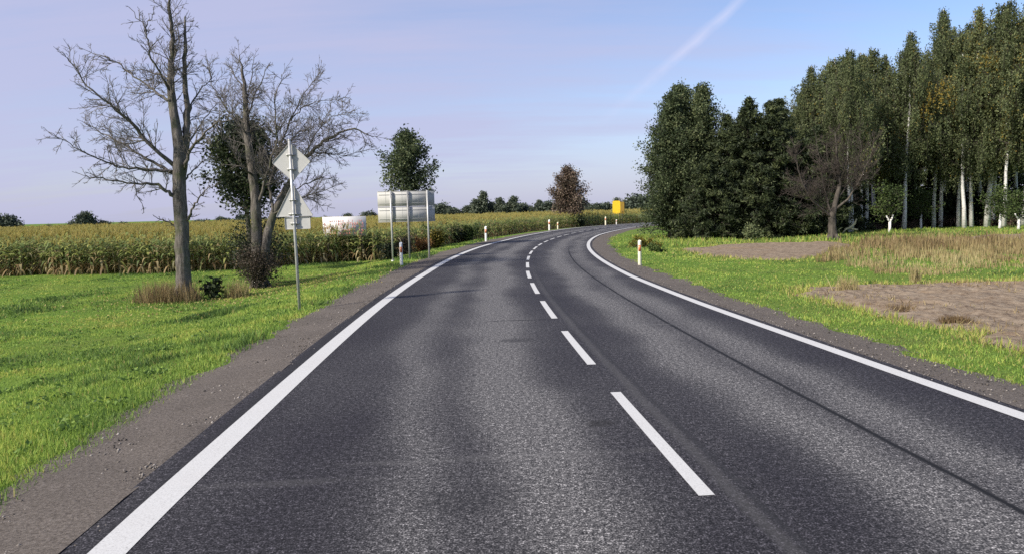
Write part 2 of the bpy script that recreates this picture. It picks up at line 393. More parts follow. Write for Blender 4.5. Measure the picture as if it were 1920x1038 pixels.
blot(-.3, S0+6.6, .16, .14, (.012, .011, .010), .6); blot(-1.2, S0+5.75, 1.5, .10, (.140, .136, .132), .20); blot(1.9, S0+12.4, 1.1, .06, (.12, .118, .115), .5)
blot(-2.9, S0+5.4, 1.0, .09, (.13, .126, .122), .16); blot(-1.6, S0+4.9, .5, .3, (.012, .012, .014), .35); blot(.9, S0+17, .9, .05, (.012, .012, .013), .6)
k.color(base); k.bump(stone, .25, .006); M['asphalt'] = k.m

k = NT('gravel', 0.95, 0.1)
f = k.noise(38, 6, .75); g = k.noise(.9, 4, .6)
c = k.ramp(f, [(.30, (.042, .036, .031)), (.48, (.125, .108, .093)), (.60, (.175, .153, .134)), (.74, (.290, .265, .240))])
k.color(k.mix(k.ramp(g, [(.35, (0, 0, 0)), (.7, (.7, .7, .7))]), c, k.mix(.55, c, (.062, .055, .048)))); k.bump(f, .7, .02); M['gravel'] = k.m

k = NT('soil', 0.95, 0.1)
f = k.noise(5, 9, .78); g = k.noise(.5, 4, .6)
c = k.ramp(f, [(.34, (.085, .058, .042)), (.5, (.225, .176, .126)), (.72, (.320, .262, .198))])
k.color(k.mix(k.ramp(g, [(.5, (0, 0, 0)), (.75, (.6, .6, .6))]), c, (.250, .170, .100))); k.bump(f, .9, .05); M['soil'] = k.m

k = NT('turf', 0.95, 0.1)
f = k.noise(14, 6, .7); g = k.noise(.22, 5, .6); h = k.noise(1.1, 4, .6)
c = k.ramp(f, [(.28, (.042, .074, .014)), (.5, (.105, .185, .026)), (.72, (.190, .275, .040))])
c = k.mix(k.ramp(g, [(.46, (0, 0, 0)), (.68, (.55, .55, .55))]), c, (.135, .150, .036))
k.color(k.mix(k.ramp(h, [(.56, (0, 0, 0)), (.75, (.5, .5, .5))]), c, (.110, .085, .045))); k.bump(f, .8, .05); M['turf'] = k.m
# ------------------------------------------------------------------ ground, road
def z_at(x, y): return float(terr([[x, y]])[0])
SOIL_NEAR = [(7.15, 18.9), (9.5, 19.8), (12.7, 19.6), (19, 19.2), (30, 20), (30, 7), (8.2, 7.5), (7.2, 10), (7.1, 13), (6.95, 15.6)]
SOIL_MID = [(8.6, 33.4), (8.9, 38.6), (12, 41.0), (18.2, 42.2), (17.4, 37.6), (13.8, 32.2), (11.2, 29.8), (9.4, 30.4)]
SOIL_FAR = [(21.5, 40.2), (27.5, 39.0), (40, 40), (42, 46), (34, 45.6), (27, 44)]
DRY = [(11.2, 27.8), (10.9, 21.6), (16.5, 22.6), (26, 23.6), (34, 38.8), (26.5, 39.2), (17.6, 40.6), (14.2, 33)]
CORN = [(-90, 34), (-24.7, 35.7), (-20.5, 35.2), (-16.9, 35.6), (-13.9, 37.2), (-11.3, 39.4), (-8.2, 42.6), (-6.6, 52)]

def road_strip(name, d0, d1, z0, z1, mat, i0=0, i1=None, nd=1, rough=0.0, parent=None, seed=1):
    """a ribbon along the road between offsets d0 and d1 (numbers, or functions of arc length)"""
    idx = np.arange(i0, i1 if i1 else len(CL)); s = CS[idx]
    A = d0(s) if callable(d0) else np.full(len(s), d0); B = d1(s) if callable(d1) else np.full(len(s), d1)
    t = np.linspace(0, 1, nd+1)
    D = A[:, None]*(1-t)+B[:, None]*t; Z = np.broadcast_to(z0*(1-t)+z1*t, D.shape).copy()
    P = CL[idx][:, None]+D[..., None]*CN[idx][:, None]
    if rough: Z += rough*(fbm(P.reshape(-1, 2), .5, seed).reshape(Z.shape)-.5)
    V = np.concatenate([P, Z[..., None]], -1).reshape(-1, 3); m = nd+1
    i = np.arange(len(idx)-1)[:, None]*m; j = np.arange(nd)[None]
    F = np.stack([i+j, i+j+1, i+m+j+1, i+m+j], -1).reshape(-1, 4)
    mb = MB(); mb.add(V, F); mb.uv = np.c_[D.ravel(), np.repeat(s, m)]
    return mb.build(name, mat, parent)

# ground: one sheet to the horizon, fine near the road
def axis(lo, hi, step, grow, far_lo, far_hi):
    a = list(np.arange(lo, hi+1e-6, step)); v = hi; s = step
    while v < far_hi: s *= grow; v += s; a.append(v)
    v = lo; s = step
    while v > far_lo: s *= grow; v -= s; a.insert(0, v)
    return np.array(a)
gx = axis(-16, 22, .5, 1.12, -3500, 3500); gy = axis(-2, 62, .5, 1.12, -200, 5000)
X, Y = np.meshgrid(gx, gy); P = np.c_[X.ravel(), Y.ravel()]
GD, _ = sdist(P); Z = terr_d(GD)
am = np.clip((np.abs(GD)-4.6)/3, 0, 1)
Z = Z+am*.10*(fbm(P, 2.2, 3)-.5)+am*.16*(fbm(P, 9, 5)-.5)
mb = MB(); n = len(gx); i = np.arange(len(gy)-1)[:, None]*n; j = np.arange(n-1)[None]
mb.add(np.c_[P, Z], np.stack([i+j, i+j+1, i+n+j+1, i+n+j], -1).reshape(-1, 4))
tag(mb.build('ground', M['turf'], smooth=True), kind='structure')
def gz(P):
    """height of the ground sheet's surface at the given points"""
    P = np.asarray(P)[:, :2]; d, _ = sdist(P); a = np.clip((np.abs(d)-4.6)/3, 0, 1)
    return terr_d(d)+a*.10*(fbm(P, 2.2, 3)-.5)+a*.16*(fbm(P, 9, 5)-.5)
def g1(x, y): return float(gz([[x, y]])[0])

interp = lambda xs, ys: (lambda s: np.interp(s-S0, xs, ys))
LL = interp([0, 5, 10, 18, 25, 43, 53, 80, 120], [-3.80, -3.76, -3.66, -3.52, -3.38, -3.30, -3.16, -3.5, -3.5])
LR = interp([0, 6, 10, 15, 22, 40, 60, 78, 120], [3.60, 3.60, 3.50, 3.32, 3.14, 3.05, 3.0, 3.3, 3.3])
road = tag(road_strip('road', lambda s: LL(s)-.34, lambda s: LR(s)+.22, 0, 0, M['asphalt'], nd=12), kind='structure')
road_strip('edge_line', lambda s: LL(s)-.125, lambda s: LL(s)+.115, .004, .004, M['paint'], parent=road)
road_strip('edge_line', lambda s: LR(s)-.095, lambda s: LR(s)+.095, .004, .004, M['paint'], parent=road)
s = S0+4.72
for q in range(46):                                        # centre dashes, about 2.9 m long with 1.35 m gaps
    a, b = np.searchsorted(CS, s), np.searchsorted(CS, s+2.9)
    o = .09 if s < S0+25 else .12
    road_strip('centre_dash', o-.058, o+.058, .004, .004, M['paint'], a, b+1, parent=road)
    s += 4.27
wobL = lambda s: -5.12+.25*np.clip((s-S0-8)/22, 0, 1)+.26*(vnoise(np.c_[s, s*0], 2.1, 8)-.5)+.14*(vnoise(np.c_[s, s*0], .55, 18)-.5)
wobR = lambda s: 4.56-.25*np.clip((s-S0-8)/22, 0, 1)+.26*(vnoise(np.c_[s, s*0], 1.7, 9)-.5)+.14*(vnoise(np.c_[s, s*0], .5, 19)-.5)
tag(road_strip('gravel_shoulder', lambda s: wobL(s)-.15, lambda s: LL(s)-.30, -.075, -.006, M['gravel'], nd=8, rough=.05), kind='structure')
tag(road_strip('gravel_shoulder', lambda s: LR(s)+.19, lambda s: wobR(s)+.15, -.006, -.075, M['gravel'], nd=8, rough=.05, seed=4), kind='structure')

def soil_sheet(name, poly, step, amp, edge, seed):
    p = np.array(poly); x = np.arange(p[:, 0].min()-1, p[:, 0].max()+1, step); y = np.arange(p[:, 1].min()-1, p[:, 1].max()+1, step)
    X, Y = np.meshgrid(x, y); P = np.c_[X.ravel(), Y.ravel()]
    d = polysd(P, poly)+edge*(fbm(P, 1.8, seed)-.5)
    clod = .45*fbm(P, .24, seed+2, 2)+.35*fbm(P, .8, seed+4, 3)+.2*np.abs(2*fbm(P, .5, seed+6, 2)-1)*1.6
    Z = gz(P)+np.clip(-d*.35, -.15, .07)+amp*np.clip(-d*2, 0, 1)*(clod-.45)
    mb = MB(); n = len(x); i = np.arange(len(y)-1)[:, None]*n; j = np.arange(n-1)[None]
    F = np.stack([i+j, i+j+1, i+n+j+1, i+n+j], -1).reshape(-1, 4)
    keep = (d[F] < .35).any(1); mb.add(np.c_[P, Z], F[keep])
    return tag(mb.build(name, M['soil'], smooth=True), kind='structure')
soil_sheet('ploughed_soil', SOIL_NEAR, .06, .22, 2.0, 21)
soil_sheet('ploughed_soil', SOIL_MID, .14, .12, 1.6, 31)
soil_sheet('ploughed_soil', SOIL_FAR, .2, .12, 1.6, 41)

# ------------------------------------------------------------------ grass
def blades(mb, P, h, w, rng, tone, lean=.45, dz=0.0):
    n = len(P); az = rng.uniform(0, 2*np.pi, n); s = np.c_[np.cos(az), np.sin(az), np.zeros(n)]
    la = rng.uniform(0, 2*np.pi, n); lm = np.abs(rng.normal(0, lean, n))
    tip = np.c_[np.cos(la)*lm, np.sin(la)*lm, np.ones(n)]; tip = norm(tip)*h[:, None]
    mid = tip*.55; mid[:, 2] *= 1.12; w = w[:, None]
    B = np.c_[P, gz(P)-.01+dz]
    V = np.stack([B-s*w/2, B+s*w/2, B+mid+s*w*.38, B+mid-s*w*.38, B+tip], 1).reshape(-1, 3)
    i = np.arange(n)[:, None]*5
    mb.add(V, i+np.array([[0, 1, 2, 3]]), tone); m = mb.n-len(V)
    mb.f.setdefault(3, []).append((i+np.array([[3, 2, 4]])+m, np.broadcast_to(tone, (n,)), np.zeros(n, int)))
def scatter(rng, n, r0, r1, a0, a1):
    """positions thinning out with distance from the roadside"""
    r = np.exp(rng.uniform(math.log(r0), math.log(r1), n)); a = np.radians(rng.uniform(a0, a1, n))
    return np.c_[np.sin(a)*r, np.cos(a)*r], r
def cornmask(P): 
    d, _ = sdist(P); front = np.interp(P[:, 0], [c[0] for c in CORN], [c[1] for c in CORN])
    return (P[:, 1] > front) & (d < -7.4)

rng = np.random.default_rng(11)
mb = MB()
P, r = scatter(rng, 460000, 4.5, 62, -48, 6)
d, s = sdist(P)
edge = wobL(s)+.03+.34*(rng.random(len(P))**2-.35)
ok = (d < edge) & ~cornmask(P); P, r, d = P[ok], r[ok], d[ok]
lo, hi = fbm(P*[1, .6], 2.6, 51), fbm(P, .7, 53)
verge = np.clip((d+8.5)/3, 0, 1)                      # taller, rougher grass on the bank by the shoulder
h = (.036+.030*verge+.10*np.clip(hi-.45, 0, 1)+.16*np.clip(lo-.55, 0, 1))*rng.uniform(.55, 1.35, len(P))
band = np.exp(-((P[:, 1]-P[:, 0]*.05-19.2)/1.0)**2)*(d < -9)
tone = .64+.65*(hi-.5)-1.5*np.clip(lo-.52, 0, 1)+.6*np.clip(.46-lo, 0, 1)+.12*rng.normal(size=len(P))+.24*band
darkweed = (fbm(P, 1.6, 57) > .60); tone = tone-.26*darkweed; h = h*(1+.7*darkweed)  # random patches of darker green, taller weeds
dead = rng.random(len(P)) < .045; tone = np.where(dead, rng.uniform(.88, 1, len(P)), np.clip(tone, 0, .93))
blades(mb, P, h, np.maximum(.0055, .00105*r)*rng.uniform(.6, 1.4, len(P)), rng, tone, .8)
C, r = scatter(rng, 380, 5, 30, -46, 0); d, s = sdist(C); C = C[(d < wobL(s)-.1) & ~cornmask(C)]           # rosettes of broad leaved weeds
C = np.repeat(C, 22, 0)+rng.normal(0, .09, (len(C)*22, 2)); C = np.c_[C, gz(C)+rng.uniform(.015, .09, len(C))]
leaves(mb, C, .06, .034, rng, np.clip(.36+.2*rng.normal(size=len(C)), 0, .75), np.array([0, 0, .5]), 1.0)
C = np.r_[rng.normal(0, 2.2, (700, 2))+[-9.4, 23.6], rng.normal(0, 2.4, (600, 2))+[-8.2, 27.6]]; C = C[sdist(C)[0] < -4.4]; C = np.c_[C, gz(C)+.05]
leaves(mb, C, .07, .05, rng, np.full(len(C), .99), np.array([0, 0, .2]), 1.0)                                   # fallen leaves
tag(mb.build('grass', M['grass']), 'bright green verge and meadow grass between the left shoulder and the maize', 'grass', kind='stuff')

mb = MB()
P, r = scatter(rng, 230000, 7, 75, 2, 50)
d, s = sdist(P); edge = wobR(s)-.03-.34*(rng.random(len(P))**2-.35)
sn = np.minimum(np.minimum(polysd(P, SOIL_NEAR)+2.0*(fbm(P, 1.8, 21)-.5), polysd(P, SOIL_MID)+1.6*(fbm(P, 1.8, 31)-.5)), polysd(P, SOIL_FAR)+1.6*(fbm(P, 1.8, 41)-.5))
dry = polysd(P, DRY)
ok = (d > edge) & (d < 60) & (sn > .12-.3*rng.random(len(P))) & ((dry > 0) | (rng.random(len(P)) < .6)) & (P[:, 1] < 60)
P, r, d, sn, dry = P[ok], r[ok], d[ok], sn[ok], dry[ok]
lo, hi = fbm(P, 3.0, 61), fbm(P, .9, 63)
tone = .52+.9*(hi-.5)-1.1*np.clip(lo-.5, 0, 1)+.12*rng.normal(size=len(P))
rim = np.exp(-np.clip(sn, 0, 9)/.7)*(d > 6)
tone = np.where(rng.random(len(P)) < .17+.7*rim, rng.uniform(.86, 1, len(P)), np.clip(tone, 0, .92))
h = (.040+.09*np.clip(hi-.4, 0, 1)+.13*np.clip(lo-.5, 0, 1)+.10*rim)*rng.uniform(.55, 1.4, len(P))
blades(mb, P, h, np.maximum(.0055, .00105*r)*rng.uniform(.6, 1.4, len(P)), rng, tone, .75)
tag(mb.build('grass', M['grass']), 'green verge grass along the right shoulder and round the bare soil', 'grass', kind='stuff')

mb = MB()
P, r = scatter(rng, 100000, 18, 62, 10, 45)
dry = polysd(P, DRY)+3.0*(fbm(P, 3, 71)-.5); clump = fbm(P, 1.1, 73)
ok = (dry < 0) & (clump > .40+.22*rng.random(len(P))); P, r, dry, clump = P[ok], r[ok], dry[ok], clump[ok]
back = np.clip((P[:, 1]-P[:, 0]*.35-18)/10, 0, 1)
h = (.13+.38*back)*(.5+clump)*rng.uniform(.5, 1.25, len(P))
tone = np.clip(.80-.36*back+.9*(fbm(P, 2, 75)-.5)+.14*rng.normal(size=len(P)), 0, 1)
blades(mb, P, h, np.maximum(.006, .0008*r)*rng.uniform(.7, 1.3, len(P)), rng, tone, .25)
tag(mb.build('dry_grass', M['drygrass']), 'tall tan and rust coloured dead grass standing on the right field', 'dry grass', kind='stuff')

# straw and withered weeds creeping over the soil's rim
mb = MB()
P = np.c_[rng.uniform(5, 32, 90000), rng.uniform(6, 22, 90000)]; sn = polysd(P, SOIL_NEAR)+2.0*(fbm(P, 1.8, 21)-.5); cl_ = fbm(P, .7, 85)
ok = (sn > -1.8) & (sn < .5) & (rng.random(len(P)) < .9*np.exp(-np.abs(sn)/.7)*np.clip((cl_-.42)*5, 0, 1)) & (sdist(P)[0] > 4.9) | ((sn < -.4) & (cl_ > .66) & (rng.random(len(P)) < .25) & (fbm(P, 2.6, 87) > .5))
P = P[ok]; r = np.hypot(P[:, 0], P[:, 1])
blades(mb, P, rng.uniform(.04, .17, len(P)), np.maximum(.005, .0008*r)*rng.uniform(.7, 1.4, len(P)), rng, np.clip(.55+.25*rng.normal(size=len(P)), 0, 1), 1.1, np.clip(-polysd(P, SOIL_NEAR)*.3, 0, .07))
tag(mb.build('dry_grass', M['drygrass']), 'withered straw and weeds creeping over the rim of the near bare soil', 'dry grass', kind='stuff')

mb = MB()
P = np.c_[rng.uniform(9, 60, 40000), rng.uniform(41, 56, 40000)]
ok = (P[:, 1] > 40.5+.12*P[:, 0]) & (sdist(P)[0] > 5) & (polysd(P, SOIL_FAR) > 0) & (polysd(P, SOIL_MID) > 0); P = P[ok]
lo = fbm(P, 2.2, 81); r = np.hypot(P[:, 0], P[:, 1])
h = (.12+.45*np.clip(lo-.45, 0, 1))*rng.uniform(.6, 1.6, len(P))
tone = np.where(rng.random(len(P)) < .3, rng.uniform(.85, 1, len(P)), np.clip(.42+.9*(lo-.5)+.14*rng.normal(size=len(P)), 0, .9))
blades(mb, P, h, .0011*r*rng.uniform(.7, 1.3, len(P)), rng, tone)
tag(mb.build('grass', M['grass']), 'yellowish green grass strip in front of the birch trunks', 'grass', kind='stuff')

# loose stones and crumbs of asphalt on the shoulders
def stones(n, side, seed):
    rng = np.random.default_rng(seed); r = np.exp(rng.uniform(math.log(4.0), math.log(34), n)); i = np.searchsorted(CS, S0+r*.98)
    e0, e1 = (LL(CS[i])-.30, wobL(CS[i])) if side < 0 else (LR(CS[i])+.2, wobR(CS[i]))
    t = rng.uniform(0, 1.1, n); t = np.where(rng.random(n) < .35, t*.14, t); d = e0*(1-t)+e1*t
    P = CL[i]+CN[i]*d[:, None]+rng.normal(0, .06, (n, 2)); dd, _ = sdist(P); z = np.interp(np.abs(dd), [3.9, 5.1], [-.008, -.07])
    R = np.clip(np.abs(rng.normal(0, .006, n))+.005, 0, .024)
    o = np.array([(1, 0, 0), (0, 1, 0), (-1, 0, 0), (0, -1, 0), (0, 0, .75), (0, 0, -.5)]); V = o[None]*R[:, None, None]*rng.uniform(.6, 1.35, (n, 6, 1))
    a = rng.uniform(0, 6.28, n); c, s_ = np.cos(a)[:, None], np.sin(a)[:, None]
    V = np.stack([V[..., 0]*c-V[..., 1]*s_, V[..., 0]*s_+V[..., 1]*c, V[..., 2]], -1)+np.c_[P, z+R*.2][:, None]
    F = np.array([(0, 1, 4), (1, 2, 4), (2, 3, 4), (3, 0, 4), (1, 0, 5), (2, 1, 5), (3, 2, 5), (0, 3, 5)])
    mb = MB(); mb.add(V.reshape(-1, 3), (np.arange(n)[:, None, None]*6+F[None]).reshape(-1, 3), np.repeat(rng.random(n), 8))
    k = NT('loose_stone', .9, .2); k.color(k.ramp(k.tone(), [(0, (.03, .028, .027)), (.5, (.12, .105, .09)), (1, (.34, .31, .28))]))
    return mb.build('loose_stones', k.m)
tag(stones(5000, -1, 91), 'loose stones and crumbs of asphalt strewn on the left gravel shoulder', 'gravel', kind='stuff')
tag(stones(2600, 1, 92), 'loose stones and crumbs of asphalt strewn on the right gravel shoulder', 'gravel', kind='stuff')

# ------------------------------------------------------------------ maize
def corn_plant(rng, full=True):
    mb = MB(); H = rng.uniform(1.5, 1.98)
    z = np.linspace(0 if full else .9, H, 5); st = np.c_[np.cumsum(rng.normal(0, .012, 5)), np.cumsum(rng.normal(0, .012, 5)), z]
    twigs(mb, st[:-1], st[1:], np.linspace(.016, .009, 4), np.linspace(.014, .006, 4), .33 if full else .75)
    nl = 12 if full else 6; az0 = rng.uniform(0, np.pi)
    for q in range(nl):
        f = q/(nl-1); h0 = (.18+.74*f)*H if full else (.55+.4*f)*H
        az = az0+np.pi*(q % 2)+rng.normal(0, .45); L = rng.uniform(.45, .75)*(1-.35*abs(f-.5)); w = rng.uniform(.075, .125)
        dirv = np.array([np.cos(az), np.sin(az), 0]); sd = np.array([-np.sin(az), np.cos(az), 0])
        up = rng.uniform(.5, 1.0) if f > .35 else rng.uniform(-.2, .5); dr = rng.uniform(.9, 1.8) if f > .3 else rng.uniform(1.0, 2.2)
        t = np.linspace(0, 1, 5)[:, None]; c = st[0]*[1, 1, 0]+[0, 0, h0]+dirv*L*t*(1-.25*t)+np.array([0, 0, 1])*L*(up*t-dr*.62*t*t)
        ww = (w*np.array([.6, 1, .9, .55, .05]))[:, None]
        V = np.stack([c-sd*ww/2, c+sd*ww/2+[0, 0, .012]], 1).reshape(-1, 3); F = [(2*i, 2*i+1, 2*i+3, 2*i+2) for i in range(4)]
        if f < .27 and full: tone = rng.uniform(.02, .30)
        elif f > .85: tone = rng.uniform(.55, .85)
        else: tone = rng.uniform(.36, .72) if rng.random() > .16 else rng.uniform(.15, .3)
        mb.add(V, F, tone)
    top = np.array([st[-1, 0], st[-1, 1], H]); n = 7
    e = norm(np.c_[rng.normal(0, .32, n), rng.normal(0, .32, n), np.ones(n)])*rng.uniform(.16, .32, n)[:, None]
    twigs(mb, np.repeat(top[None]-[0, 0, .05], n, 0), top+e, np.full(n, .011), np.full(n, .006), rng.uniform(.78, 1, n))
    if full and rng.random() < .7:                      # the cob in its pale husk
        az = rng.uniform(0, 6.28); b = np.array([0, 0, H*.48]); e = np.array([np.cos(az)*.09, np.sin(az)*.09, .2])
        twigs(mb, b[None], (b+e*.5)[None], [.014], [.032], .28, 5); twigs(mb, (b+e*.5)[None], (b+e)[None], [.032], [.006], .28, 5)
    V = np.vstack(mb.v); out = []
    for w, lst in mb.f.items(): out.append((np.vstack([a for a, _, _ in lst]), np.concatenate([t for _, t, _ in lst])))
    return V, out
rng = np.random.default_rng(23)
def plant_out(mb, P, variants, scale):
    vi = rng.integers(0, len(variants), len(P)); Z = gz(P)
    for q, (V, fs) in enumerate(variants):
        m = vi == q; p = P[m]; n = len(p)
        if n == 0: continue
        a = rng.uniform(0, 2*np.pi, n); c, s = np.cos(a), np.sin(a); sc = scale[m]*rng.uniform(.86, 1.1, n)
        x = V[None, :, 0]*c[:, None]-V[None, :, 1]*s[:, None]; y = V[None, :, 0]*s[:, None]+V[None, :, 1]*c[:, None]
        W = np.stack([x*sc[:, None]+p[:, 0:1], y*sc[:, None]+p[:, 1:2], V[None, :, 2]*(.9+.1*sc[:, None])*rng.uniform(.9, 1.08, (n, 1))+Z[m][:, None]], -1).reshape(-1, 3)
        first = True
        for F, t in fs:
            FF = (np.arange(n)[:, None, None]*len(V)+F[None]).reshape(-1, F.shape[1]); tt = np.clip(np.tile(t, n)+np.repeat(rng.normal(0, .03, n), len(t)), 0, 1)
            if first: mb.add(W, FF, tt); m0 = mb.n-len(W); first = False
            else: mb.f.setdefault(F.shape[1], []).append((FF+m0, tt, np.zeros(len(FF), int)))
full = [corn_plant(rng) for _ in range(7)]; tops = [corn_plant(rng, False) for _ in range(5)]
fx = [c[0] for c in CORN]; fy = [c[1] for c in CORN]
mb = MB()
# front rows, sown parallel to the field's edge
xs = np.arange(-44, -6.6, .17); P = []
for row in range(11):
    x = xs+rng.normal(0, .05, len(xs)); y = np.interp(x, fx, fy)+.15+.7*(vnoise(np.c_[x, x*0], 1.6, 33)-.4)+row*.62+rng.normal(0, .06, len(x)); P.append(np.c_[x, y])
P = np.vstack(P); P = P[cornmask(P)]; P = P[rng.random(len(P)) > .05]
plant_out(mb, P, full, np.ones(len(P)))
# rows along the road side of the field, round the bend
P = []
i0 = np.searchsorted(CS, S0+40)
for row in range(6):
    idx = np.arange(i0, i0+360, 1); q = CL[idx]+(-7.7-row*.65+rng.normal(0, .06, len(idx)))[:, None]*CN[idx]; P.append(q[rng.random(len(q)) > .2])
P = np.vstack(P); plant_out(mb, P, full, np.full(len(P), 1.1))
# the field behind: only the tops show
P, r = scatter(rng, 26000, 40, 300, -46, 16); ok = cornmask(P) & (sdist(P)[0] < -10); P, r = P[ok], r[ok]
front = np.interp(P[:, 0], fx, fy); ok = (P[:, 1] > front+6.2); P, r = P[ok], r[ok]
plant_out(mb, P, tops, np.clip(r/55, 1, 4.0))
tag(mb.build('maize_crop', M['corn']), 'ripening maize crop with yellow tassels filling the field left of the road', 'maize', kind='stuff')
# ------------------------------------------------------------------ trees
def bend(rng, p, d, L, n, wig, up):
    """a crooked branch axis from p towards d"""
    pts = [np.array(p, float)]; d = np.array(d, float)
    for _ in range(n):
        d = d+rng.normal(0, wig, 3); d[2] += up; d /= np.linalg.norm(d); pts.append(pts[-1]+d*L/n)
    return np.array(pts)
def sprout(rng, path, n, t0, ang, Lf, wig, up, seg, flat=0.0, taper=.55):
    """n child axes along a path; their length falls towards its tip"""
    seglen = np.linalg.norm(np.diff(path, axis=0), axis=1); tot = seglen.sum(); cs = np.r_[0, np.cumsum(seglen)]/tot
    out = []
    for t in np.sort(rng.uniform(t0, 1, n)):
        i = min(np.searchsorted(cs, t, 'right')-1, len(path)-2); f = (t-cs[i])/max(cs[i+1]-cs[i], 1e-6)
        p = path[i]*(1-f)+path[i+1]*f; d = path[i+1]-path[i]; d /= np.linalg.norm(d)
        a, b = frames(d[None]); th = rng.uniform(0, 2*np.pi); s = np.cos(th)*a[0]+np.sin(th)*b[0]
        if flat: s[2] *= 1-flat; s /= np.linalg.norm(s)
        an = math.radians(rng.uniform(*ang)); e = d*math.cos(an)+s*math.sin(an)
        out.append((t, bend(rng, p, e, tot*Lf*rng.uniform(.5, 1.15)*(1-taper*t), seg, wig, up)))
    return out
def segs(store, path, r0, r1):
    r = np.linspace(r0, r1, len(path)); store.append((path[:-1], path[1:], r[:-1], r[1:]))
def flush(mb, store, rng, tone=None):
    if not store: return
    A, B, C, D = (np.concatenate([s[i] for s in store]) for i in range(4)); twigs(mb, A, B, C, D, rng.uniform(.2, .8, len(A)))

def bare_tree(name, label, loc, trunk, limbs, seed, scale, spec, mats, group=None, roots=True):
    """a leafless tree: trunk profile, main limbs, and three orders of twigs. Profiles are (across, up, away, radius)"""
    rng = np.random.default_rng(seed); T = thing(name, label, 'tree', loc, 0, group)
    shrink = spec.get('shrink', 1)
    def curve(pr, sub=3):
        pr = np.array(pr, float); t = np.arange(len(pr)); tt = np.linspace(0, len(pr)-1, (len(pr)-1)*sub+1)
        q = np.stack([np.interp(tt, t, pr[:, k]) for k in range(4)], 1)
        w = rng.normal(0, 1, q.shape)*.022; w[0] = 0; q[:, :3] += w[:, :3]*np.where(q[:, 3:4] > .1, .25, 1)
        return np.c_[q[:, 0]*np.where(q[:, 1] > 3, shrink, 1), q[:, 2], q[:, 1]], q[:, 3]
    mb = MB()
    for tr in trunk:
        p, r = curve(tr, 4); tube(mb, p, r, 11, .5, True, .05, rng)
    if roots:
        for a in np.linspace(0, 6.28, 6)[:-1]+.3:
            r0 = trunk[0][0][3]; c = np.array([trunk[0][0][0], trunk[0][0][2], 0])
            d = np.array([math.cos(a), math.sin(a), 0]); tube(mb, [c+d*r0*.3+[0, 0, .5], c+d*r0*.9+[0, 0, .15], c+d*r0*1.7+[0, 0, -.08]], [.35*r0, .45*r0, .2*r0], 6)
    mb.build('trunk', mats[0], T, smooth=True)
    lb, st = MB(), []
    parents = []
    for L in limbs:
        p, r = curve(L, 4); r = np.maximum(r*np.where(r > .06, .66, .55), .009); tube(lb, p, r, 6, .5, True, .05, rng); parents.append((p, r[0], r[-1]))
    for tr in trunk:
        p, r = curve(tr, 4); k = len(p)//2; parents.append((p[k:], r[k]*.5, r[-1]))
    lb.build('branches', mats[0], T, smooth=True)
    for p, r0, r1 in parents:
        tot = np.linalg.norm(np.diff(p, axis=0), axis=1).sum()
        for t, c1 in sprout(rng, p, max(3, int(tot*spec['n1'])), .15, spec['a1'], min(spec.get('f1', .36), 1.6/tot), .10, spec['up'], 6, 0, .6):
            ra = min(.022, max(.010, r0*(.38-.25*t))); segs(st, c1, ra, .005)
            l1 = np.linalg.norm(np.diff(c1, axis=0), axis=1).sum()
            for t2, c2 in sprout(rng, c1, max(2, int(l1*spec['n2'])), .12, (22, 55), .55, .12, spec['up'], 5, 0, .5):
                segs(st, c2, .0068, .0045)
                l2 = np.linalg.norm(np.diff(c2, axis=0), axis=1).sum()
                for t3, c3 in sprout(rng, c2, max(1, int(l2*spec['n3'])), .15, (20, 55), .55, .14, spec['up'], 3, 0, .5): segs(st, c3, .0050, .0038)
    tb = MB(); flush(tb, st, rng); tb.build('twigs', mats[1], T)
    return T

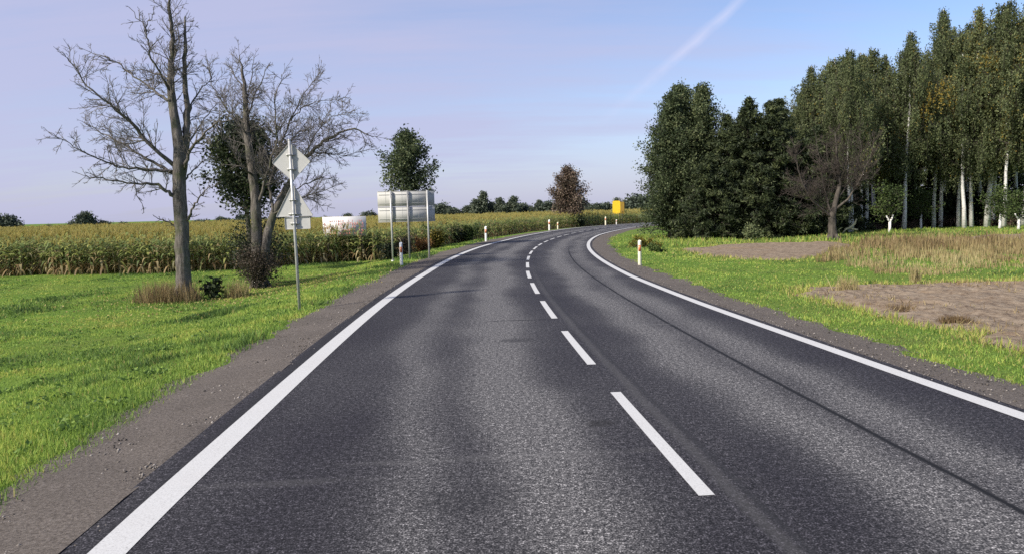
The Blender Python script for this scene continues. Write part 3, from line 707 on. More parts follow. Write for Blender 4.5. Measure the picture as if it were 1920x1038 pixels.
def leafy_tree(name, label, loc, H, seed, bark, leaf, r0, base, prof, nlimb, elev, sub=(7, .45), leaf_n=16, leaf_sz=(.16, .10), droop=0.0, lean=(0, 0),
               spread=.22, hang=None, tone=(.5, .2), group=None, cat='tree', stems=1, flat=0.0, trunk_seg=8, inner=True, thin=1.0):
    """trunk, limbs set round it to a crown profile, sub-branches on the limbs and leaves round the sub-branches"""
    rng = np.random.default_rng(seed); T = thing(name, label, cat, loc, 0, group)
    tb, bb, lf = MB(), MB(), MB(); st = []; C, A, Tn, Sz = [], [], [], []
    for sidx in range(stems):
        az = rng.uniform(0, 6.28); o = .35*r0*3*(stems > 1)
        base_p = np.array([math.cos(az)*o, math.sin(az)*o, -.1]); zt = np.linspace(0, 1, trunk_seg+1)
        wob = np.cumsum(rng.normal(0, .012*H, (trunk_seg+1, 2)), 0)*.35; wob -= wob[0]
        Hs = H*(1 if sidx == 0 else rng.uniform(.75, .95))
        tp = np.c_[base_p[0]+wob[:, 0]+lean[0]*zt*H+(math.cos(az)*.10*Hs*zt if stems > 1 else 0), base_p[1]+wob[:, 1]+lean[1]*zt*H+(math.sin(az)*.10*Hs*zt if stems > 1 else 0), -.1+zt*(Hs+.1)]
        rr = r0*(1-zt*.93)**.9; rr[0] *= 1.25; tube(tb, tp, rr, 8, .5, True, .03, rng)
        for q in range(nlimb//stems):
            t = base+(1-base)*((q+rng.uniform(0, 1))/(nlimb//stems))**.9; t = min(t, .985)
            u = (t-base)/(1-base); L = prof(u)*rng.uniform(.55, 1.25)
            p = np.array([np.interp(t, zt, tp[:, k]) for k in range(3)]); a = q*2.399+rng.normal(0, .3)
            e = math.radians(elev(u)+rng.normal(0, 6)); d = np.array([math.cos(a)*math.cos(e), math.sin(a)*math.cos(e), math.sin(e)])
            c1 = bend(rng, p, d, L, 5, .09, droop); rl = max(.012, r0*.30*(1-.7*u)); segs(st, c1, rl, .008)
            ctone = rng.normal(0, tone[1]*.8)
            subs = [c for _, c in sprout(rng, c1, max(2, int(sub[0]*L)), .15 if inner else .4, (30, 75), sub[1], .15, droop*.7, 3, flat)]+[c1[-3:]]
            for c2 in subs:
                segs(st, c2, .009, .004); m = max(2, int(leaf_n*thin*rng.uniform(.6, 1.3)))
                tt = rng.uniform(.1, 1.08, m); i = np.clip((tt*(len(c2)-1)).astype(int), 0, len(c2)-2); f = tt*(len(c2)-1)-i
                c = c2[i]*(1-f)[:, None]+c2[i+1]*f[:, None]+rng.normal(0, spread, (m, 3))
                if hang:
                    ns = max(2, m//9); so = c2[rng.integers(1, len(c2), ns)]+rng.normal(0, .13, (ns, 3)); sl = hang*rng.uniform(.3, 1.25, ns)
                    k_ = rng.integers(0, ns, m); dn = rng.uniform(0, 1, m); c = so[k_]+rng.normal(0, .055, (m, 3)); c[:, 2] -= dn*sl[k_]
                ax = (c2[-1]-c2[0]); ax = ax/np.linalg.norm(ax)
                if hang: ax = np.array([0, 0, -1.2])
                C.append(c); A.append(np.repeat(ax[None], m, 0)); Tn.append(np.clip(tone[0]+ctone+rng.normal(0, tone[1], m), 0, 1))
            if hang:                                    # hanging shoots
                for c2 in subs[::2]: segs(st, np.array([c2[-1], c2[-1]-[0, 0, hang*.5], c2[-1]-[rng.normal(0, .05), rng.normal(0, .05), hang*.95]]), .006, .003)
    C = np.vstack(C); A = np.vstack(A); Tn = np.concatenate(Tn)
    ok = C[:, 2] > .05; C, A, Tn = C[ok], A[ok], Tn[ok]
    leaves(lf, C, leaf_sz[0], leaf_sz[1], rng, Tn, A, .75)
    tb.build('trunk', bark, T, smooth=True); flush(bb, st, rng); bb.build('branches', bark if bark is not M['birch'] else M['darkbark'], T); lf.build('foliage', leaf, T)
    return T
def shrub(name, label, loc, w, h, seed, leaf, n=1800, sz=(.12, .07), tone=(.5, .2), cat='bush', group=None, lumps=9, stemmat=None, nst=14):
    """many stems from one foot, leaves in uneven lumps about them"""
    rng = np.random.default_rng(seed); T = thing(name, label, cat, loc, 0, group); st = []; C = []; Tn = []
    for q in range(nst):
        a = rng.uniform(0, 6.28); e = rng.uniform(.5, 1.4); d = np.array([math.cos(a)*math.cos(e)*w/h, math.sin(a)*math.cos(e)*w/h, math.sin(e)])
        c = bend(rng, [rng.normal(0, .12*w), rng.normal(0, .12*w), -.05], d, h*rng.uniform(.6, .95), 5, .14, .03); segs(st, c, .018*min(1.5, h), .006)
        for _, c2 in sprout(rng, c, 5, .2, (30, 75), .5, .2, .03, 3):
            segs(st, c2, .007, .004); m = max(3, n//(nst*5)); t = rng.uniform(0, 1.05, m); i = np.clip((t*3).astype(int), 0, 2); f = t*3-i
            C.append(c2[i]*(1-f)[:, None]+c2[i+1]*f[:, None]+rng.normal(0, .09*h, (m, 3))); Tn.append(np.clip(tone[0]+rng.normal(0, tone[1]*.7)+rng.normal(0, tone[1], m), 0, 1))
    C = np.vstack(C); C[:, 2] = np.abs(C[:, 2])+.02
    sb, lf = MB(), MB(); flush(sb, st, rng); sb.build('stems', stemmat or M['darktwig'], T)
    leaves(lf, C, sz[0], sz[1], rng, np.concatenate(Tn)); lf.build('foliage', leaf, T); return T

# --- the two dead trees on the left, limbs after the photograph: (across, up, away, radius) in metres
S1 = .0168
def pf(bx, by, pts, X0, Y0):
    """limbs measured on the photograph (pixels), each at its own distance, as metres about the trunk's foot"""
    r, p, g = math.radians(-ROLL), math.radians(PITCH), g1(X0, Y0)
    def pos(x, y, dz):
        x, y = x-960, 519-y; u, v = math.cos(r)*x+math.sin(r)*y, -math.sin(r)*x+math.cos(r)*y
        fw, up = 1387*math.cos(p)+v*math.sin(p), v*math.cos(p)-1387*math.sin(p); t = (Y0+dz)/fw
        return u*t, 2.0+up*t
    x0, z0 = pos(bx, by, 0); out = []
    for x, y, dz, rad in pts:
        a, b = pos(x, y, dz); out.append((a-x0, b-z0, dz, rad))
    return out
t1 = lambda *p: pf(345, 563, p, -10.39, 23.27)
trunk1 = [t1((345,563,0,.30),(344,535,0,.235),(342,480,0,.215),(340,420,0,.21),(337,370,0,.20),(335,325,0,.19),(336,280,0,.165),(330,235,.05,.145),(322,190,.1,.125),(319,150,.1,.105),(323,105,.1,.08),(322,60,.05,.06),(317,10,0,.04),(322,-30,0,.022)),
          t1((337,345,0,.16),(344,300,.1,.13),(349,255,.2,.11),(352,205,.25,.09),(346,140,.3,.07),(348,80,.3,.05),(347,32,.3,.022))]
limbs1 = [t1((328,312,0,.10),(290,280,-.3,.085),(243,231,-.6,.07),(205,195,-.9,.055),(162,162,-1.1,.04),(130,115,-1.2,.025),(116,96,-1.3,.012)),
          t1((324,325,0,.085),(285,302,.3,.065),(255,286,.5,.055),(202,254,.8,.04),(156,231,1.1,.015)),
          t1((330,372,0,.095),(312,358,-.2,.08),(295,347,-.3,.07),(249,344,-.5,.05),(205,338,-.8,.04),(179,333,-1,.03),(145,326,-1.2,.012)),
          t1((322,322,0,.085),(280,318,-.4,.07),(231,315,-.8,.05),(200,305,-1.1,.045),(168,292,-1.4,.035),(130,268,-1.7,.025),(92,247,-1.9,.012)),
          t1((320,190,0,.07),(300,178,.2,.055),(249,144,.5,.045),(225,122,.7,.035),(202,110,.8,.025),(165,97,1,.01)),
          t1((318,168,0,.07),(300,138,-.3,.055),(283,108,-.5,.05),(277,75,-.6,.04),(270,50,-.7,.03),(243,15,-.8,.012)),
          t1((270,60,-.6,.03),(283,35,-.7,.02),(288,12,-.8,.01)), t1((318,150,0,.045),(280,134,.3,.03),(237,132,.6,.012)),
          t1((343,318,0,.09),(355,290,-.3,.075),(370,264,-.5,.06),(392,240,-.8,.045),(416,225,-1,.03),(436,206,-1.1,.012)),
          t1((346,262,.1,.08),(352,225,.3,.06),(358,197,.5,.05),(378,165,.7,.035),(402,135,.9,.012)),
          t1((338,290,0,.07),(362,255,.6,.05),(385,222,1,.035),(405,190,1.4,.012)), t1((322,100,.1,.035),(335,62,.3,.022),(330,25,.4,.01)),
          t1((345,340,0,.06),(362,318,.5,.04),(385,300,.9,.03),(410,296,1.2,.012)),
          t1((347,418,0,.075),(355,408,-.1,.065),(361,388,-.2,.055),(376,368,-.3,.04),(390,352,-.3,.025),(404,346,-.3,.012)),
          t1((335,430,0,.06),(318,418,-.1,.05),(305,411,-.1,.035),(288,407,-.2,.018)), t1((250,335,-.5,.03),(258,368,-.5,.022),(272,399,-.5,.01))]
SPEC1 = dict(n1=9.5, n2=10.5, n3=10, a1=(25, 75), f1=.30, up=.02, shrink=1)
bare_tree('dead_tree', 'tall leafless grey tree with a straight single trunk, leftmost tree by the road', (-10.39, 23.27, g1(-10.39, 23.27)), trunk1, limbs1, 3, S1, SPEC1, (M['bark'], M['paletwig']))
S2 = .0196
t2 = lambda *p: pf(487, 540, p, -9.32, 27.2)
trunk2 = [t2((487,540,0,.27),(485,515,0,.24),(482,450,0,.20),(479,378,0,.175),(472,320,.1,.15),(463,251,.2,.125),(461,190,.2,.085),(455,145,.2,.055),(449,105,.2,.015)),
          t2((492,500,0,.20),(496,474,0,.17),(503,435,0,.155),(514,400,.1,.14),(527,372,.2,.125),(542,345,.2,.11),(560,312,.2,.09),(584,286,.2,.07),(614,262,.2,.05),(662,243,.1,.03),(700,258,0,.012))]
limbs2 = [t2((512,400,0,.09),(505,350,.2,.075),(519,292,.4,.06),(545,225,.6,.045),(570,175,.7,.03),(600,138,.8,.012)),
          t2((480,390,0,.09),(500,330,-.4,.07),(519,262,-.8,.05),(513,190,-1,.035),(530,140,-1.1,.012)),
          t2((466,262,.2,.08),(445,228,.4,.06),(423,203,.6,.045),(397,160,.8,.03),(392,118,.9,.01)), t2((474,330,0,.07),(450,312,-.5,.05),(429,272,-.9,.03),(402,240,-1.2,.01)),
          t2((466,212,.2,.06),(480,175,-.1,.045),(492,150,-.3,.03),(505,118,-.4,.01)), t2((545,228,.6,.045),(565,205,.3,.035),(588,193,.1,.025),(648,186,-.1,.01)),
          t2((461,180,.2,.05),(440,145,.5,.03),(424,115,.7,.01)), t2((584,286,.2,.045),(612,290,.5,.035),(650,292,.8,.02),(690,282,1,.008)),
          t2((560,312,.2,.05),(590,255,-.3,.035),(622,220,-.6,.02),(668,208,-.8,.008)), t2((519,292,.4,.045),(560,250,.9,.03),(600,232,1.3,.02),(640,238,1.5,.008)),
          t2((514,402,0,.06),(545,380,-.3,.05),(572,368,-.5,.04),(605,360,-.7,.03),(640,345,-.8,.01)), t2((575,368,-.5,.03),(598,385,-.6,.02),(628,392,-.7,.008)),
          t2((462,200,.2,.05),(470,150,.6,.035),(476,108,.8,.01)), t2((527,372,.2,.05),(560,352,.6,.04),(600,335,.9,.025),(632,338,1.1,.01))]
SPEC2 = dict(n1=9.5, n2=10.5, n3=10, a1=(25, 70), f1=.42, up=.025)
bare_tree('dead_tree', 'leafless tree with a forked trunk and wide fine twigs, behind the diamond road sign', (-9.32, 27.2, g1(-9.32, 27.2)), trunk2, limbs2, 5, S2, SPEC2, (M['bark'], M['paletwig']))
# bare fruit tree before the spruces
S3 = .0317
t3 = lambda *p: pf(1562, 452, p, 19.13, 43.95)
trunk3 = [t3((1562,452,0,.30),(1561,430,0,.24),(1560,408,0,.22),(1566,385,0,.15),(1575,345,.2,.11),(1570,300,.3,.07),(1566,250,.3,.02))]
limbs3 = [t3((1560,410,0,.15),(1540,392,-.3,.12),(1522,378,-.5,.10),(1505,345,-.7,.07),(1495,310,-.9,.045),(1488,270,-1,.015)), t3((1565,395,0,.12),(1590,375,-.3,.10),(1612,340,-.6,.07),(1630,300,-.8,.04),(1640,262,-.9,.012)),
          t3((1560,405,0,.10),(1548,365,.5,.08),(1538,310,.9,.05),(1530,255,1.1,.015)), t3((1570,375,0,.08),(1600,330,.7,.06),(1615,285,1,.035),(1612,245,1.2,.012)),
          t3((1522,378,-.5,.06),(1500,370,-.8,.045),(1482,350,-1,.03),(1474,325,-1.2,.01)), t3((1612,340,-.6,.05),(1635,335,-.8,.035),(1652,315,-1,.01)), t3((1574,350,.2,.07),(1552,300,-.3,.045),(1550,250,-.6,.015)), t3((1575,345,.2,.06),(1590,300,-.4,.04),(1592,246,-.6,.012))]
bare_tree('bare_tree', 'dark leafless tree with a round mesh of twigs, in front of the spruces', (19.13, 43.95, g1(19.13, 43.95)), trunk3, limbs3, 7, S3, dict(n1=9, n2=11, n3=10, a1=(25, 70), f1=.42, up=.04), (M['darkbark'], M['darktwig']))

# --- leafy trees on the left
rnd = lambda w, k=.5: (lambda u: w*(.35+.65*math.sin(math.pi*min(1, .12+u*.88)))*(1 if u < .85 else (1-u)/.15*.8+.2))
x, y = -12.2, 34.5
leafy_tree('leafy_tree', 'dark green round leafy tree behind the two leafless trees', (x, y, g1(x, y)), 6.6, 41, M['darkbark'], M['darkleaf'], .16, .42, rnd(2.0), 70, lambda u: 20+30*u, sub=(7, .45), leaf_n=16, leaf_sz=(.16, .10), tone=(.42, .2))
x, y = -6.35, 46.0
leafy_tree('leafy_tree', 'small dark green round headed tree standing behind the blank grey direction board', (x, y, g1(x, y)), 7.35, 43, M['bark'], M['alder'], .16, .50, lambda u: 1.75*(1-u**2.4)*(.7+.3*min(1, u*4)), 84, lambda u: 12+40*u, sub=(6, .45), leaf_n=18, leaf_sz=(.16, .10), tone=(.30, .22), spread=.22)
x, y = 7.92, 100.0
T = leafy_tree('autumn_tree', 'reddish brown autumn tree with a domed crown, standing beyond the outside of the bend', (x, y, g1(x, y)), 7.9, 47, M['darkbark'], M['autumnleaf'], .2, .16, lambda u: 2.8*(1-u**2.4)**.7*(.7+.3*min(1, u*3)), 110, lambda u: 8+55*u, sub=(4, .36), leaf_n=16, leaf_sz=(.24, .15), tone=(.55, .25), spread=.26)
# --- bushes on the left
def at(x, y): return (x, y, g1(x, y))
shrub('dark_shrub', 'dark brown leafless looking shrub hugging the foot of the forked leafless tree', at(-9.28, 26.9), .58, 1.7, 61, M['autumnleaf'], 4200, (.07, .045), (.12, .10), nst=26)
shrub('dark_shrub', 'tall dark green growth clinging round the lower trunk of the forked leafless tree', at(-9.75, 28.3), .55, 2.9, 60, M['darkleaf'], 3400, (.10, .06), (.25, .2), nst=22)
shrub('bush', 'low dark bush to the left of the near left marker post', at(-5.95, 36.4), .42, .95, 62, M['darkleaf'], 1500, (.10, .06), (.08, .10))
shrub('bush', 'wide dark green bush between the direction board and the second marker post', at(-4.9, 57.2), 1.5, 1.9, 63, M['darkleaf'], 4200, (.16, .10), (.25, .2), nst=22)
shrub('bush', 'mid green bush just left of the second marker post', at(-3.35, 58.3), 1.0, 1.35, 64, M['sapleaf'], 2400, (.15, .09), (.35, .22))
shrub('bush', 'rust coloured dry bush under the right end of the direction board', at(-5.35, 44.5), .72, .95, 65, M['rustleaf'], 1700, (.12, .07), (.45, .25))
shrub('bush', 'yellow green bush right of the direction board beside the shoulder', at(-4.75, 47.4), .75, 1.25, 66, M['yellowleaf'], 1900, (.13, .08), (.5, .25))
shrub('bush', 'dark brown scrub standing behind the legs of the direction board', at(-6.1, 42.0), .75, 1.35, 67, M['autumnleaf'], 2000, (.11, .06), (.18, .15))
shrub('bush', 'dark green bush at the foot of the autumn tree', at(8.6, 98.4), 1.5, 2.0, 68, M['darkleaf'], 2600, (.24, .15), (.3, .2))
shrub('weed', 'dark broad leaved weed standing right of the leftmost leafless trunk', at(-9.62, 23.6), .26, .75, 69, M['darkleaf'], 240, (.17, .11), (.45, .2), cat='plant', nst=9)
def tuft(label, x, y, n, w, h, seed, lo, hi, lean=.35):
    rng = np.random.default_rng(seed); mb = MB(); P = np.clip(rng.normal(0, w, (n, 2)), -1.7*w, 1.7*w)*[1, .7]+[x, y]
    blades(mb, P, h*rng.uniform(.4, 1.2, n), rng.uniform(.008, .016, n), rng, rng.uniform(lo, hi, n), lean, .05*(y < 20))
    return tag(mb.build('grass_tuft', M['drygrass']), label, 'grass tuft')
tuft('rust brown dead grass tuft at the left foot of the leftmost leafless trunk', -10.75, 22.95, 1300, .52, .68, 71, .05, .8)
tuft('straw coloured dead grass tuft between the two leafless trees', -8.95, 23.9, 420, .22, .6, 72, .35, 1)
tuft('thin straw tuft near the left tip of the bare soil', 8.2, 18.0, 240, .16, .42, 73, .6, 1)
tuft('dark brown dead grass clump on the edge of the bare soil by the verge', 7.6, 12.6, 700, .13, .16, 74, 0, .22, .7)
tuft('small brown clump of dead grass on the soil edge, left of the dark clump', 7.55, 14.3, 260, .16, .15, 75, 0, .45, .7)
tuft('pale reed tuft at the front of the dead grass field', 10.9, 19.9, 160, .07, .5, 76, .7, 1, .15)
shrub('bush', 'low tangle of straw and green weeds on the verge behind the right marker post', at(7.4, 41.0), 1.9, .75, 77, M['yellowleaf'], 1500, (.12, .05), (.35, .25))
shrub('bush', 'green weeds in the grass right of the right marker post', at(7.0, 36.2), 1.1, .55, 78, M['sapleaf'], 900, (.11, .07), (.5, .25))
shrub('bush', 'pale green sprawling bush at the foot of the spruces, left of the dark leafless tree', at(15.0, 46.2), 1.0, 1.2, 79, M['alder'], 900, (.14, .08), (.75, .2))

# --- the wood on the right
AL = dict(sub=(5, .40), leaf_n=26, leaf_sz=(.16, .10), spread=.22)
cone = lambda w, k=.8: (lambda u: w*(1-u)**k*(.75+.25*min(1, u*5))+.07)
alders = [(11.55, 53.6, 9.9, 2.15, 81, .50, 'tree whose dense green crown leans over the bend, leftmost of the wood'),
          (12.75, 55.0, 10.6, 2.3, 82, .56, 'tall narrow green tree, second from the road in the wood'),
          (14.0, 54.2, 10.55, 2.3, 83, .60, 'tall pale topped green tree, third from the road in the wood'),
          (13.2, 57.0, 10.9, 2.4, 84, .55, 'green tree half hidden behind the second and third trees from the road')]
for x, y, H, w, sd, tn, lab in alders:
    leafy_tree('narrow_tree', lab, at(x, y), H, sd, M['darkbark'], M['alder'], .2, .05, lambda u, w=w: w*(.72+.28*math.sin(math.pi*min(1, u*1.25+.1)))*(1-u**6)+.18, 165, lambda u: 18+56*u, tone=(tn*.72, .23), droop=-.01, **AL)
def spruce(lab, x, y, H, w, seed, tn, group=None):
    return leafy_tree('spruce', lab, at(x, y), H, seed, M['darkbark'], M['spruce'], .17, .03, cone(w*1.35, .78), 200, lambda u: -14+50*u, sub=(6.5, .34), leaf_n=15, leaf_sz=(.26, .065), spread=.09, droop=-.045, tone=(tn, .22), flat=.75, group=group)
sp = [(13.3, 49.6, 5.6, 2.0, 91, .50, 'short broad spruce in front of the narrow green trees'), (15.0, 51.4, 8.3, 2.3, 92, .45, 'spruce with a thin top right beside the narrow green trees'),
      (16.15, 50.6, 9.35, 2.4, 93, .42, 'tallest pointed dark spruce left of the leafless tree'), (17.55, 50.2, 9.0, 2.4, 94, .5, 'dark spruce with a double looking top just left of the leafless tree'),
      (18.8, 52.2, 9.4, 2.3, 95, .55, 'spruce directly behind the left half of the leafless tree')]
SPR = [spruce(lab, x, y, H, w, sd, tn) for x, y, H, w, sd, tn, lab in sp]
for x, y, q, rz, sc, lab in [(20.4, 51.0, 0, 1.0, 1.15, 'low spruce straight behind the trunk of the leafless tree'), (22.0, 53.6, 1, 2.2, .92, 'spruce behind the right half of the leafless tree'),
                             (23.6, 56.0, 3, .7, .8, 'spruce in deep shade behind the two leftmost white birch trunks')]:
    dup(SPR[q], at(x, y), rz, sc, lab)
GR = 'spruces in the shade behind the first row of the wood'
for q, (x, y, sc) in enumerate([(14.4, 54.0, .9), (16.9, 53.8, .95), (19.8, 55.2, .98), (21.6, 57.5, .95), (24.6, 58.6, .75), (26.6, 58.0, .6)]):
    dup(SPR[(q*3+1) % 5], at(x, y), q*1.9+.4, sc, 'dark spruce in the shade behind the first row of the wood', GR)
# birches: three patterns, then copies
def birch(lab, x, y, H, seed, base, w, tn, lean=(0, 0), group=None):
    return leafy_tree('birch', lab, at(x, y), H, seed, M['birch'], M['birchleaf'], .155, base, lambda u: 1.75*w*(.55+.45*math.sin(math.pi*min(1, .15+u*.9)))*(1-u**3.0)+.15, 62, lambda u: 34+28*u, sub=(4.2, .45), leaf_n=44, leaf_sz=(.155, .085), spread=.19, hang=1.5, tone=(tn, .20), lean=lean, group=group)
BI = [birch('birch with a bright trunk forking low, rising behind the limewashed Y shaped sapling', 30.9, 58.2, 14.6, 101, .30, 1.75, .45),
      birch('birch with a clean straight trunk, first of the tall group at the right', 35.0, 61.3, 17.6, 102, .28, 1.95, .42, (.012, 0)),
      birch('birch with yellowing leaves and a bright trunk, middle of the row of white trunks', 37.6, 60.4, 17.4, 103, .27, 1.8, .62, (.004, 0)),
      birch('birch leaning right with a thin white trunk, second of the pair beside the small sapling', 36.2, 62.4, 14.8, 104, .30, 1.6, .5, (.025, .01)),
      birch('birch with a broad ragged crown rising highest behind the row of white trunks', 37.9, 65.2, 18.2, 105, .24, 2.1, .36, (-.008, 0)),
      birch('birch with a lopsided olive crown, its white trunk half hidden behind the right hand saplings', 35.9, 58.6, 13.6, 106, .26, 1.9, .5, (-.02, 0))]
more = [(24.39, 53.4, 0, 1.9, .86, 'leftmost birch of the wood, white trunk beside a pale leaning limb'), (25.1, 54.6, 3, .5, .90, 'birch with a brownish white trunk, second from the left of the row'),
        (28.6, 60.5, 1, 2.8, .80, 'birch with a short bright stretch of trunk left of the limewashed Y shaped sapling'), (29.6, 61.8, 2, 4.0, .83, 'birch showing white trunk high in its crown, left of the forking birch'),
        (37.0, 61.2, 0, 3.3, 1.08, 'birch with a bright even trunk, right of the leaning thin birch'), (38.3, 59.6, 3, 5.2, 1.18, 'birch with a slim straight trunk, third white trunk from the right edge'),
        (38.2, 57.4, 1, 1.2, .98, 'birch with a greyish trunk widening at its foot, just left of the thickest bright trunk'), (39.3, 56.8, 2, 2.6, 1.0, 'birch with the thickest bright trunk, at the right edge of the wood'),
        (40.6, 57.6, 0, .4, 1.2, 'outermost birch, its trunk cut by the right edge of the picture'), (42.6, 59.0, 1, 4.4, .95, None), (44.5, 57.0, 3, 3.1, 1.15, None)]
GB = 'birches deeper in the wood behind the front row of white trunks'
LB = 'birch deeper in the wood, crown seen between the front birches'
for n_, (x, y, q, rz, sc, lab) in enumerate(more):
    wd = (.86, 1.12, .95, 1.25)[n_ % 4]; dup(BI[q], at(x, y), rz, (sc*wd, sc*wd, sc), lab or LB, None if lab else GB)
for x, y, q, rz, sc in [(23.9, 60.5, 1, 1, .66), (25.1, 61.5, 0, 2.4, .92), (26.2, 60.4, 2, 4.4, .80), (27.2, 63.5, 2, 3.9, .80), (28.3, 62.0, 3, 1.1, .97), (31.8, 65.0, 3, .3, 1.05), (33.4, 66.8, 1, 5.0, .86), (35.8, 67.2, 0, 1.6, 1.18),
                        (38.6, 66.5, 2, 2.9, 1.0), (41.0, 65.0, 3, 4.2, 1.2), (43.6, 64.0, 1, .9, 1.0), (46.0, 65.5, 0, 2.0, 1.2), (40.0, 61.5, 2, 5.5, .97), (42.6, 69.5, 3, 1.4, 1.25), (37.4, 70.5, 1, 3.6, .95)]:
    q2 = (q+int(x*7)) % 6; f2 = (14.6, 17.6, 17.4, 14.8, 18.2, 13.6); sz = sc*f2[q]/f2[q2]; wd = .85+.5*((x*3.7) % 1)
    dup(BI[q2], at(x, y), rz, (sz*wd, sz*wd, sz), LB, GB)
GS = 'dark undergrowth bushes filling the shade behind the birch trunks'
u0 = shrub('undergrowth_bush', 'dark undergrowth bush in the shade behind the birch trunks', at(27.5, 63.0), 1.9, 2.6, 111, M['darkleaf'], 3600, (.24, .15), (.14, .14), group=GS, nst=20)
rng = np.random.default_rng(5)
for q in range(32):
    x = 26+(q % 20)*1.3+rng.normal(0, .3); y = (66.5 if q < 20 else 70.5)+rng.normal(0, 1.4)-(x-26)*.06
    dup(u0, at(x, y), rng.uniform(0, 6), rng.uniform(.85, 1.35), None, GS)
for q, (x, y) in enumerate([(30.5, 70), (33.5, 72), (36.5, 73.5), (39.5, 74), (42.5, 73), (45.5, 73), (48.5, 71), (27.5, 71), (50.5, 69)]):
    dup(SPR[q % 4], at(x, y), q*1.3, 1.15+.1*(q % 3), 'dark spruce at the back of the wood behind the birches', 'spruces at the back of the wood')
GU = 'low brown scrub among the feet of the birches'
b0 = shrub('scrub_bush', 'low brown scrub bush among the feet of the white birch trunks', at(32.6, 61.0), .9, .95, 112, M['autumnleaf'], 1300, (.14, .08), (.3, .2), group=GU)
for q, (x, y) in enumerate([(31.9, 61.3), (34.0, 62.6), (36.8, 62.8), (37.9, 62.0), (39.2, 61.0), (40.6, 59.8), (29.4, 59.6), (35.4, 63.5)]): dup(b0, at(x, y), q, .8+.15*(q % 3), None, GU)
# limewashed saplings
def sapling(lab, x, y, H, seed, fork):
    T = leafy_tree('sapling', lab, at(x, y), H, seed, M['darkbark'], M['sapleaf'], .05, .32, rnd(1.3), 26, lambda u: 25+30*u, sub=(7, .55), leaf_n=13, leaf_sz=(.13, .08), spread=.19, tone=(.42, .22))
    mb = MB(); rr = np.random.default_rng(seed); tube(mb, [(0, 0, -.05), (.01, 0, .4), (0, 0, .85)], [.11, .09, .085], 9, .5, True, .04, rr)
    if fork:
        tube(mb, [(0, 0, .80), (-.14, 0, 1.0), (-.24, .03, 1.22)], [.075, .06, .05], 8); tube(mb, [(0, 0, .80), (.12, 0, .98), (.20, -.03, 1.3)], [.075, .06, .05], 8)
    else: tube(mb, [(0, 0, .82), (.04, 0, 1.2)], [.08, .05], 8)
    mb.build('limewashed_trunk', M['lime'], T, smooth=True); return T
sapling('fruit sapling with a limewashed Y shaped trunk under a round green crown', 26.1, 51.0, 3.0, 121, True)
sapling('small fruit sapling with a straight limewashed trunk, between the forking birch and the close pair', 33.0, 59.6, 2.7, 122, False)
sapling('left one of the two fruit saplings near the right edge, thin limewashed trunk', 35.4, 53.6, 2.5, 123, False)
sapling('fruit sapling at the right edge, forked limewashed trunk, nearer than its neighbour', 33.95, 49.5, 2.4, 124, True)
mb = MB(); rr = np.random.default_rng(8)
tube(mb, [(.22, .1, 1.05), (.05, .02, .72), (-.3, -.05, .45), (-.62, -.1, .36), (-.95, -.15, -.03)], [.05, .075, .085, .07, .05], 8, .5, True, .06, rr)
tube(mb, [(.25, 0, .28), (-.05, 0, .33), (-.35, -.05, .44)], [.07, .075, .05], 8, .5, True, .06, rr)
tag(mb.build('fallen_limb', plain_mat('peeled_wood', (.46, .42, .22), (.60, .56, .34), .9, .1, 0, 5), loc=at(24.05, 51.9)), 'pale peeled broken limb leaning at the foot of the leftmost birch', 'fallen branch')

# --- far trees along the horizon
FT = [leafy_tree('distant_tree', 'broad dark tree alone on the horizon at the left edge of the picture', at(-156.5, 230), 5.0, 131, M['farbark'], M['farleaf'], .3, .06, rnd(3.9), 46, lambda u: 10+30*u, sub=(2.2, .4), leaf_n=18, leaf_sz=(.75, .5), spread=.6, tone=(.30, .2)),
      leafy_tree('distant_tree', 'round dark tree on the horizon, left of the leftmost leafless trunk', at(-135, 236), 5.6, 132, M['farbark'], M['farleaf'], .3, .08, rnd(2.9), 46, lambda u: 20+40*u, sub=(2.4, .4), leaf_n=18, leaf_sz=(.7, .45), spread=.55, tone=(.30, .2)),
      leafy_tree('distant_tree', 'tall pale green poplar like tree in the far row left of the autumn tree', at(-8.5, 236), 9.0, 133, M['farbark'], M['farleaf'], .3, .08, lambda u: 2.3*(1-u**2.4)+.3, 46, lambda u: 40+25*u, sub=(2.6, .4), leaf_n=17, leaf_sz=(.7, .4), spread=.5, tone=(.55, .22))]
GF = 'distant trees and thickets in a row along the horizon'
far = [(-172, 232, 0, .8), (-148, 238, 0, .55), (-141, 240, 0, .75), (-131, 238, 0, .72), (-126, 242, 0, .6), (-118, 250, 0, .5), (-101, 245, 0, .62), (-93, 240, 0, .72), (-84, 238, 0, .62), (-76, 244, 0, .7), (-155, 250, 0, .45), (-160, 255, 0, .45)]
far += [(-110+7.5*q, 262, q % 2, .62+.12*((q*7) % 3)) for q in range(10)]
far = [(x, y, k_, s_*.9) for x, y, k_, s_ in far]
far += [(-25, 238, 1, .95), (-22, 242, 0, 1.2), (-18.5, 237, 1, .9), (-13.5, 240, 1, 1.0), (-11, 235, 2, .95), (-6, 240, 1, 1.15), (-3.4, 234, 2, .97), (-.5, 240, 1, 1.1), (1.2, 236, 2, 1.02), (4, 242, 1, 1.05), (7.5, 238, 1, .8), (9.5, 242, 2, .86), (12.5, 238, 0, 1.15), (15, 244, 2, .75), (18, 240, 1, .85), (22, 242, 0, 1.3), (25.5, 238, 1, .85),
        (28, 236, 1, .9), (31, 240, 1, .95), (34, 236, 2, .85), (37, 242, 1, 1.0), (40, 238, 0, 1.4), (43, 236, 1, 1.2), (46, 240, 2, .9), (50, 238, 1, 1.1), (55, 240, 1, 1.2), (-30, 250, 0, .9), (-36, 252, 0, .8)]
